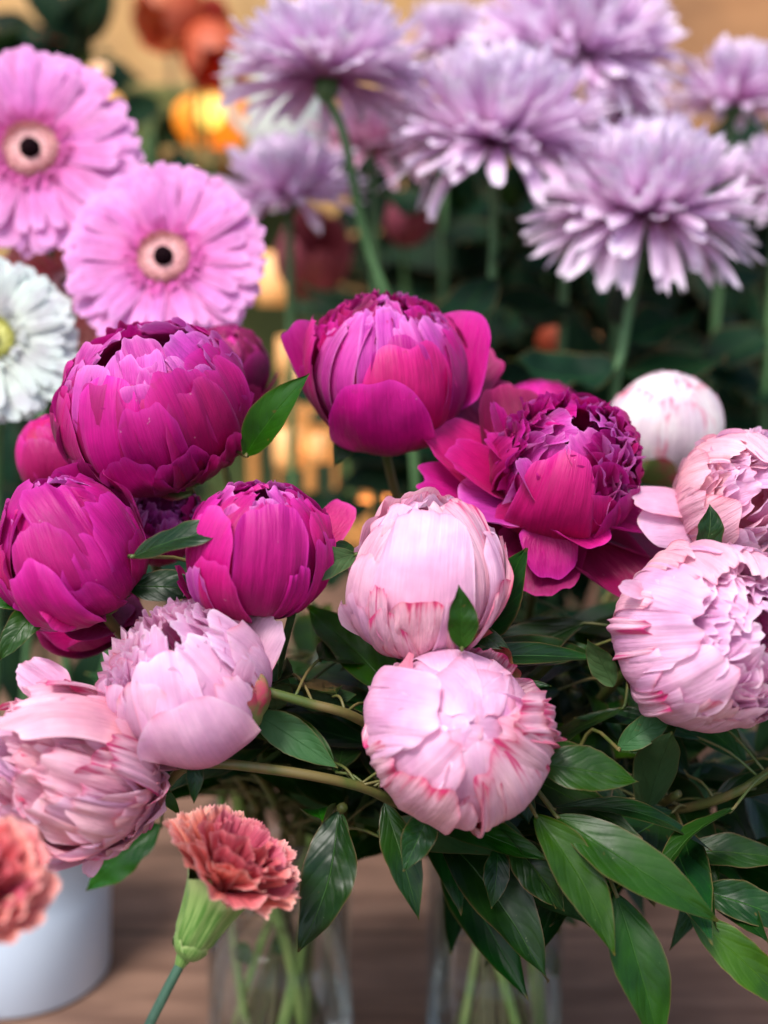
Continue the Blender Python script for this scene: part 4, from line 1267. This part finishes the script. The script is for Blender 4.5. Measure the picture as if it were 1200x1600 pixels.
p.leaf((1060, 1330), (1240, 1345), 60, .63, .63, n=(-.1, .7, -1), mat=LF, sag=.08, stalk=(960, 1310, .63))
PK_ = p

# --- L: upper right light pink
p = Peony('peony', 1168, 776, 104, .645, (.34, .30, -.88), 'pink peony above the rosette one with one pale outer petal folded out left', GP, 'R', sq=.95)
p.fill(PKR, 2.0, 7, .84, 1)
p.dome([PKR, LIL, PK], 40, 1.15, .50, r0=.90, dr=.08, span=1.0, flare=.34, frill=.05, curl=.02, rough=.02, jit=.25)
for tip, wd, r, m, k in [
        ((1100, 735), 70, 1.02, PKR, dict(frill=.04)), ((1130, 790), 90, 1.04, PKR, {}), ((1095, 780), 60, 1.05, PKR, {}), ((1150, 830), 100, 1.03, PK, {}), ((1190, 720), 60, 1.0, PKR, dict(frill=.05)),
        ((1140, 710), 70, 1.0, PKR, dict(frill=.05))]:
    p.petal(m, tip, wd, r, **k)
for tip, wd, r, m, k in [((1090, 720), 90, 1.02, PKR, {}), ((1145, 675), 90, 1.02, PKR, dict(frill=.05)), ((1210, 690), 90, 1.0, PKR, dict(frill=.05)), ((1070, 790), 90, 1.0, PKR, {}), ((1110, 860), 100, 1.0, PK, {})]:
    p.petal(m, tip, wd, r, back=True, **k)
p.free(PK, (1110, 790), (992, 765), 62, nrml=(.1, .75, -.9), db=.65, dt=.63, cup=-.1, bend=-.2, maxat=.6)
p.free(PK, (1110, 815), (1008, 812), 92, nrml=(.05, .45, -1), db=.65, dt=.63, cup=-.1, bend=-.2, maxat=.6)
PL = p

# --- M: blurred white bud
p = Peony('peony', 1040, 664, 88, .80, (.0, .92, -.35), 'whitish pink bud standing blurred behind the right hand peonies', GP, 'R', sq=.95)
PW = petal_mat('white_pink_petal', (.84, .62, .62), (.86, .72, .74), (.86, .76, .78), flame=(.75, .15, .25), flame_amt=.6, transl=.3, val_var=.08)
p.fill(PW, 2.7, 5, .9, 2)
p.dome([PW], 7, .6, .8, r0=.97, dr=.0, span=1.1, flare=.03, curl=0, psi_add=.35)
p.ring(PW, 7, 2.55, .75, 1.0, jit=.2)
p.ring(PW, 5, 2.3, .6, 1.05, jit=.25)
p.sepal_px((1015, 715), 60, 1.08, mat=SEP)
p.sepals(3, 1.02, .5, SEP)
PM = p

# ================================================================== carnations
def carnation(cx, cy, rpx, d, axis, foot, label, seed, n=(9, 9, 8, 8), bendp=None):
    rs = np.random.default_rng(seed)
    A = view(*axis)
    R = rpx / FPX * d
    C = P(cx, cy, d)                            # throat of the flower
    t = thing('carnation', foot, label, 'carnation', 'coral carnations in front')
    e1 = nrm(np.cross(A, [.15, .9, .2])); e2 = np.cross(A, e1)
    cl = R * 1.26                               # calyx length
    cb = C - A * (cl - R * .08)
    ctrl = [np.asarray(foot)] + ([P(*s) for s in bendp] if bendp else []) + [cb - A * .008, cb]
    path = smooth_path(ctrl, 26)
    V, F, U = tube(path, .0024); obj('stem', V, F, M_CST, t, U)
    V, F, U = lathe(cb, A, [(.0024, -.010), (.0040, -.004), (.0042, 0), (.0048, .004), (.004, .007)], n=20); obj('stem_joint', V, F, M_CAL, t, U)
    # calyx flaring to five teeth
    prof = [(.12, .0), (.24, .08), (.31, .22), (.35, .40), (.40, .6), (.47, .8), (.58, 1.0)]
    nn = 60
    V, U = [], []
    for j, (r, h) in enumerate(prof):
        for k in range(nn):
            a = 6.2832 * k / nn
            tooth = abs(((k / nn * 5) % 1) - .5) * 2
            hh = h + (.22 * (tooth - .5) if j == 6 else (.08 * (tooth - .5) if j == 5 else 0))
            rr = r * (1 + .03 * math.sin(a * 10)) + (.05 * (tooth - .4) if j == 6 else 0)
            V.append(cb + A * hh * cl + rr * R * (math.cos(a) * e1 + math.sin(a) * e2)); U.append((k / nn, j / 6))
    obj('calyx', V, grid_faces(nn, 7, wrap=True), M_CAL, t, U)
    for s in range(4):
        dr = -.2 * A + math.cos(s * 1.571 + .4) * e1 + math.sin(s * 1.571 + .4) * e2
        V, F, U = shell_petal(cb + A * cl * .17, R * .275, A, nrm(dr + A * .5), 1.0, blunt=2.0, sq=1.3, nu=11, nv=12, r=1.02 + .03 * (s % 2))
        obj('bract', V, F, M_CAL, t, U)
    lay = [(1.14, .36, .95, .14), (1.10, .52, .88, .05), (1.06, .68, .76, .0), (1.02, .95, .62, .0), (.98, 1.2, .5, .0)]
    ns = list(n) + [9]
    for li, (Lk, el, Wk, bd) in enumerate(lay):
        for k in range(ns[li]):
            a = 6.2832 * (k + .5 * (li % 2)) / ns[li] + rs.normal() * .12
            rd = math.cos(a) * e1 + math.sin(a) * e2
            e = el + rs.normal() * .12
            d1 = rd * math.cos(e) + A * math.sin(e)
            nn_ = nrm(-rd * math.sin(e) + A * math.cos(e))
            V, F, U = free_petal(C - A * R * .15 + rd * R * .06, nrm(d1 + A * .35), nn_, R * Lk * rs.uniform(.95, 1.08), R * Wk * rs.uniform(.9, 1.15), base=.26, fan=True,
                                 bend=-bd * .8, bend2=-.1, frill=.05, fk=2.7, serr=.055, nu=37, nv=18, rough=.018, twist=rs.uniform(-.3, .3))
            obj('petal', V, F, COR if li < 2 or (li == 2 and k % 2) else CORD, t, U)
    return t


M_CST = plain_mat('bluish_stem', (.035, .095, .055), (.085, .18, .11), 70, .45, (1, 1, .3))
bc = NB('striped_green_calyx')
uvc = bc.n('ShaderNodeUVMap').outputs[0]
sc_ = bc.n('ShaderNodeSeparateXYZ', {0: uvc})
st = bc.noise(bc.n('ShaderNodeCombineXYZ', {0: bc.math('MULTIPLY', sc_.outputs[0], 70.0), 1: bc.math('MULTIPLY', sc_.outputs[1], 2.0)}).outputs[0], 1.0, 2)
cc = bc.mix(bc.maprange(st, .42, .62), (.075, .19, .03, 1), (.22, .34, .10, 1))
cc = bc.mix(bc.maprange(sc_.outputs[1], .75, 1.0, 0, .5), cc, (.45, .52, .22, 1))
bc.set(bc.bsdf, 'Base Color', cc); bc.set(bc.bsdf, 'Roughness', .42)
bc.set(bc.bsdf, 'Subsurface Weight', .0)
M_CAL = bc.m
carnation(350, 1374, 112, .545, (.44, .86, -.16), P(150, 1790, .545), 'coral carnation in front with its green calyx and stem in view', 61,
          bendp=[(222, 1625, .545)])
carnation(-50, 1400, 118, .45, (.30, .75, -.58), P(-60, 1800, .44), 'blurred coral carnation cut off by the left edge of the picture', 62)

# ================================================================== glass vases
bgm = NB('clear_glass')
lw = bgm.n('ShaderNodeLayerWeight', {'Blend': .25})
gl = bgm.n('ShaderNodeBsdfGlossy', {'Roughness': .03, 'Color': (.9, .95, .95, 1)})
tp = bgm.n('ShaderNodeBsdfTransparent', {'Color': (.99, .995, .99, 1)})
mx = bgm.n('ShaderNodeMixShader', {0: bgm.maprange(lw.outputs['Fresnel'], 0.0, 1.0, .03, .55), 1: tp.outputs[0], 2: gl.outputs[0]})
bgm.t.links.new(mx.outputs[0], bgm.out.inputs[0])
bwm = NB('vase_water')
lw = bwm.n('ShaderNodeLayerWeight', {'Blend': .2})
gl = bwm.n('ShaderNodeBsdfGlossy', {'Roughness': .02})
tp = bwm.n('ShaderNodeBsdfTransparent', {'Color': (.98, .995, .97, 1)})
mx = bwm.n('ShaderNodeMixShader', {0: bwm.maprange(lw.outputs['Fresnel'], 0.0, 1.0, .02, .6), 1: tp.outputs[0], 2: gl.outputs[0]})
bwm.t.links.new(mx.outputs[0], bwm.out.inputs[0])


M_PALE = plain_mat('pale_green_stem', (.16, .30, .06), (.32, .42, .12), 60, .45, (1, 1, .3))


def vase(c, r, label, seed, nst):
    t = thing('glass_vase', c, label, 'vase', 'glass vases on the table')
    prof = [(.0005, .003), (r * .9, .003), (r, .006), (r * .98, .06), (r, .13), (r * 1.03, VH), (r * 1.04, VH + .003), (r * 1.0, VH + .003), (r * .95, .13), (r * .93, .06), (r * .92, .012), (.0005, .012)]
    V, F, U = lathe(c, [0, 0, 1], prof, n=64); obj('glass', V, F, bgm.m, t, U)
    V, F, U = lathe(c, [0, 0, 1], [(.0005, .0135), (r * .90, .0135), (r * .915, .06), (r * .93, .120), (r * .9, .119), (.0005, .119)], n=64)
    obj('water', V, F, bwm.m, t, U)
    return t


for k in range(11):
    left = k % 2 == 0
    vb, rv = (VASE_L, RV_L) if left else (VASE_R, RV_R)
    a = -1.57 + random.uniform(-1.3, 1.3); b_ = random.uniform(0, 6.28)
    f0 = vb + [rv * .75 * math.cos(a), rv * .75 * math.sin(a), .014]
    f1 = vb + [rv * .7 * math.cos(b_), rv * .7 * math.sin(b_), VH]
    f2 = f1 + (f1 - f0) * .25 + [0, 0, .03]
    t = thing('cut_stem', f0, ['bare pale green stem standing in the glass vase behind the carnation',
                               'bare pale green stem standing in the glass vase under the front pale bud'][0 if left else 1],
              'stem', 'bare stems in the left vase' if left else 'bare stems in the right vase')
    V, F, U = tube(smooth_path([f0, (f0 + f1) / 2 + RNG.normal(0, .004, 3), f1, f2], 18), random.uniform(.0026, .0042)); obj('stalk', V, F, M_PALE, t, U)
    if k < 6:
        V, F, U = leaf_geo((f0 + f1) / 2, (f0 + f1) / 2 + [random.uniform(-.02, .02), -.01, random.uniform(-.05, .05)], .014, [0, -1, .4], nu=5, nv=9)
        obj('leaf', V, F, LFB, t, U)
vase(VASE_L, RV_L, 'clear glass vase of stems left of the gap, behind the carnation', 1, 8)
vase(VASE_R, RV_R, 'clear glass vase of stems under the front pale pink bud', 2, 8)

# ================================================================== leafy peony stems and the leaves along every stem
BLOCK = list(HEADS)
SEGS = [(402, 1076, 565, 1126), (230, 1195, 430, 1203), (430, 1203, 600, 1245)]
CLEAR = [(110, 1395, 320, 1600), (555, 1330, 668, 1600), (245, 1240, 470, 1600), (895, 1490, 1200, 1600), (380, 620, 655, 850), (0, 1340, 240, 1600)]


def ok_leaf(V):
    step = V[::29]
    for pt in step:
        x, y, d = proj(pt)
        if d < .56:
            return False
        if d < .93:
            for (cx, cy, rp, hd) in BLOCK:
                if (x - cx) ** 2 + (y - cy) ** 2 < (rp * 1.04) ** 2 and d < hd + .035:
                    return False
            if y < 930 and x > 130:
                return False
            if y < 1010 and x < 470:
                return False
            if d < .66:
                for (xa, ya, xb, yb) in SEGS:
                    tt = min(1, max(0, ((x - xa) * (xb - xa) + (y - ya) * (yb - ya)) / ((xb - xa) ** 2 + (yb - ya) ** 2)))
                    if math.hypot(x - xa - tt * (xb - xa), y - ya - tt * (yb - ya)) < 17:
                        return False
            for (x0, y0, x1, y1) in CLEAR:
                if x0 < x < x1 and y0 < y < y1:
                    return False
    # not inside a flower head
    for pt in V[::41]:
        for h in PEONIES:
            if np.linalg.norm(pt - h.C) < h.R * 1.02:
                return False
    return True


PEONIES = [PA, PB, PC, PD, PE, PG, PH, PI_, PJ, PK_, PL, PM]


def dress(t, path, n, seed, lo=.35, hi=.93, L=(.065, .105), tries=14):
    rs = np.random.default_rng(seed)
    made = 0
    for k in range(n):
        for a in range(tries):
            i = int(rs.uniform(lo, hi) * (len(path) - 1))
            p0 = path[i]
            ang = rs.uniform(0, 6.28)
            out = np.array([math.cos(ang), math.sin(ang) * .8, rs.uniform(-.35, .45)])
            b = p0 + nrm(out) * rs.uniform(.01, .05)
            dr = nrm(out + rs.normal(size=3) * .35 + [0, 0, -.15])
            ln = rs.uniform(*L)
            V, F, U = leaf_geo(b, b + dr * ln, ln * rs.uniform(.22, .36), [rs.normal() * .35, -.55 + rs.normal() * .3, 1.0], sag=rs.uniform(.02, .12),
                               fold=rs.uniform(.08, .35), wave=rs.uniform(.02, .06), twist=rs.normal() * .25, nu=9, nv=20)
            if ok_leaf(V):
                m = LF if rs.random() < .78 else (LFB if rs.random() < .6 else LFP)
                o = obj('leaf', V, F, m, t, U)
                mid = (p0 + b) / 2 + [0, 0, .003]
                V, F, U = tube(smooth_path([p0, mid, b, b + dr * .004], 8), .0008, 6)
                obj('leaf_stalk', V, F, STM, o, U)
                made += 1
                break
    return made


SD = 100
for h, n in [(PA, 8), (PB, 8), (PC, 10), (PD, 14), (PE, 18), (PG, 20), (PH, 16), (PI_, 16), (PJ, 12), (PK_, 26), (PL, 22), (PM, 16)]:
    SD += 1
    dress(h.t, h.path, n, SD, .30, .9)

for (tip, mid, lb, n) in [
        (P(1245, 1180, .62), P(1075, 1262, .65), 'olive green leafy peony stem running up to the right edge', 22),
        (P(1120, 1190, .72), P(960, 1260, .76), 'leafy peony stem in the shade under the rosette peony', 30),
        (P(1190, 1330, .68), P(980, 1340, .74), 'leafy peony stem spreading low at the right edge', 26),
        (P(880, 1000, .74), P(830, 1180, .78), 'leafy peony stem rising behind the front pale bud', 30),
        (P(500, 980, .74), P(480, 1150, .78), 'leafy peony stem in the dark gap left of the pale buds', 34),
        (P(390, 1190, .70), P(430, 1260, .76), 'leafy peony stem low behind the coral carnation', 26),
        (P(560, 1130, .72), P(600, 1240, .77), 'leafy peony stem between the two vases', 26),
        (P(440, 1290, .72), P(455, 1300, .80), 'leafy peony stem spilling over the rim of the left glass vase', 26),
        (P(700, 1310, .70), P(740, 1320, .78), 'leafy peony stem spilling over the left rim of the right glass vase', 22),
        (P(900, 1330, .68), P(850, 1320, .76), 'leafy peony stem spilling over the right rim of the right glass vase', 24),
        (P(520, 1300, .66), P(600, 1270, .74), 'leafy peony stem drooping between the two glass vases', 24),
        (P(640, 1230, .70), P(700, 1280, .76), 'leafy peony stem directly behind and below the front pale bud', 22),
        (P(470, 1060, .66), P(520, 1200, .74), 'leafy peony stem in the dark gap under the magenta bud', 26),
        (P(1060, 1240, .64), P(960, 1290, .72), 'leafy peony stem just below the rosette peony', 26),
        (P(330, 1160, .72), P(400, 1260, .78), 'leafy peony stem in the shade behind the light lilac pink peony', 24),
        (P(1010, 1110, .70), P(930, 1220, .74), 'leafy peony stem leaning right under the rosette peony', 26)]:
    SD += 1
    vb, rv = (VASE_L, RV_L) if proj(tip)[0] < 560 and 'between' not in lb else (VASE_R, RV_R)
    rs = np.random.default_rng(SD)
    a = rs.uniform(0, 6.28)
    foot = vb + np.array([rv * .6 * math.cos(a), rv * .6 * math.sin(a), .013])
    neck = vb + np.array([-rv * .4 * math.cos(a), -rv * .4 * math.sin(a), VH])
    t = thing('leafy_sprig', foot, lb, 'leafy stem', 'leafy peony stems')
    path = smooth_path([foot, neck, mid, tip], 36)
    V, F, U = tube(path, np.linspace(.0034, .0022, len(path))); obj('stem', V, F, STM, t, U)
    dress(t, path, n, SD, .42, 1.0, L=(.06, .10))

# lower leaves hanging at the vase mouths
t = thing('leafy_sprig', VASE_L + [.02, -.02, .013], 'short peony stem with a long dark leaf hanging right of the carnation', 'leafy stem', 'leafy peony stems')
path = smooth_path([VASE_L + [.02, -.02, .013], VASE_L + [.03, -.03, VH], P(535, 1262, .62)], 20)
V, F, U = tube(path, .0028); obj('stem', V, F, STM, t, U)
V, F, U = leaf_geo(P(528, 1268, .60), P(466, 1488, .585), 84 / FPX * .6, view(-.2, .25, -1), sag=.05, fold=.15, side=-.08); obj('leaf', V, F, LF, t, U)
V, F, U = leaf_geo(P(535, 1272, .615), P(490, 1420, .61), 60 / FPX * .6, view(.5, .25, -1), sag=.05, fold=.15, side=.05); obj('leaf', V, F, LFP, t, U)
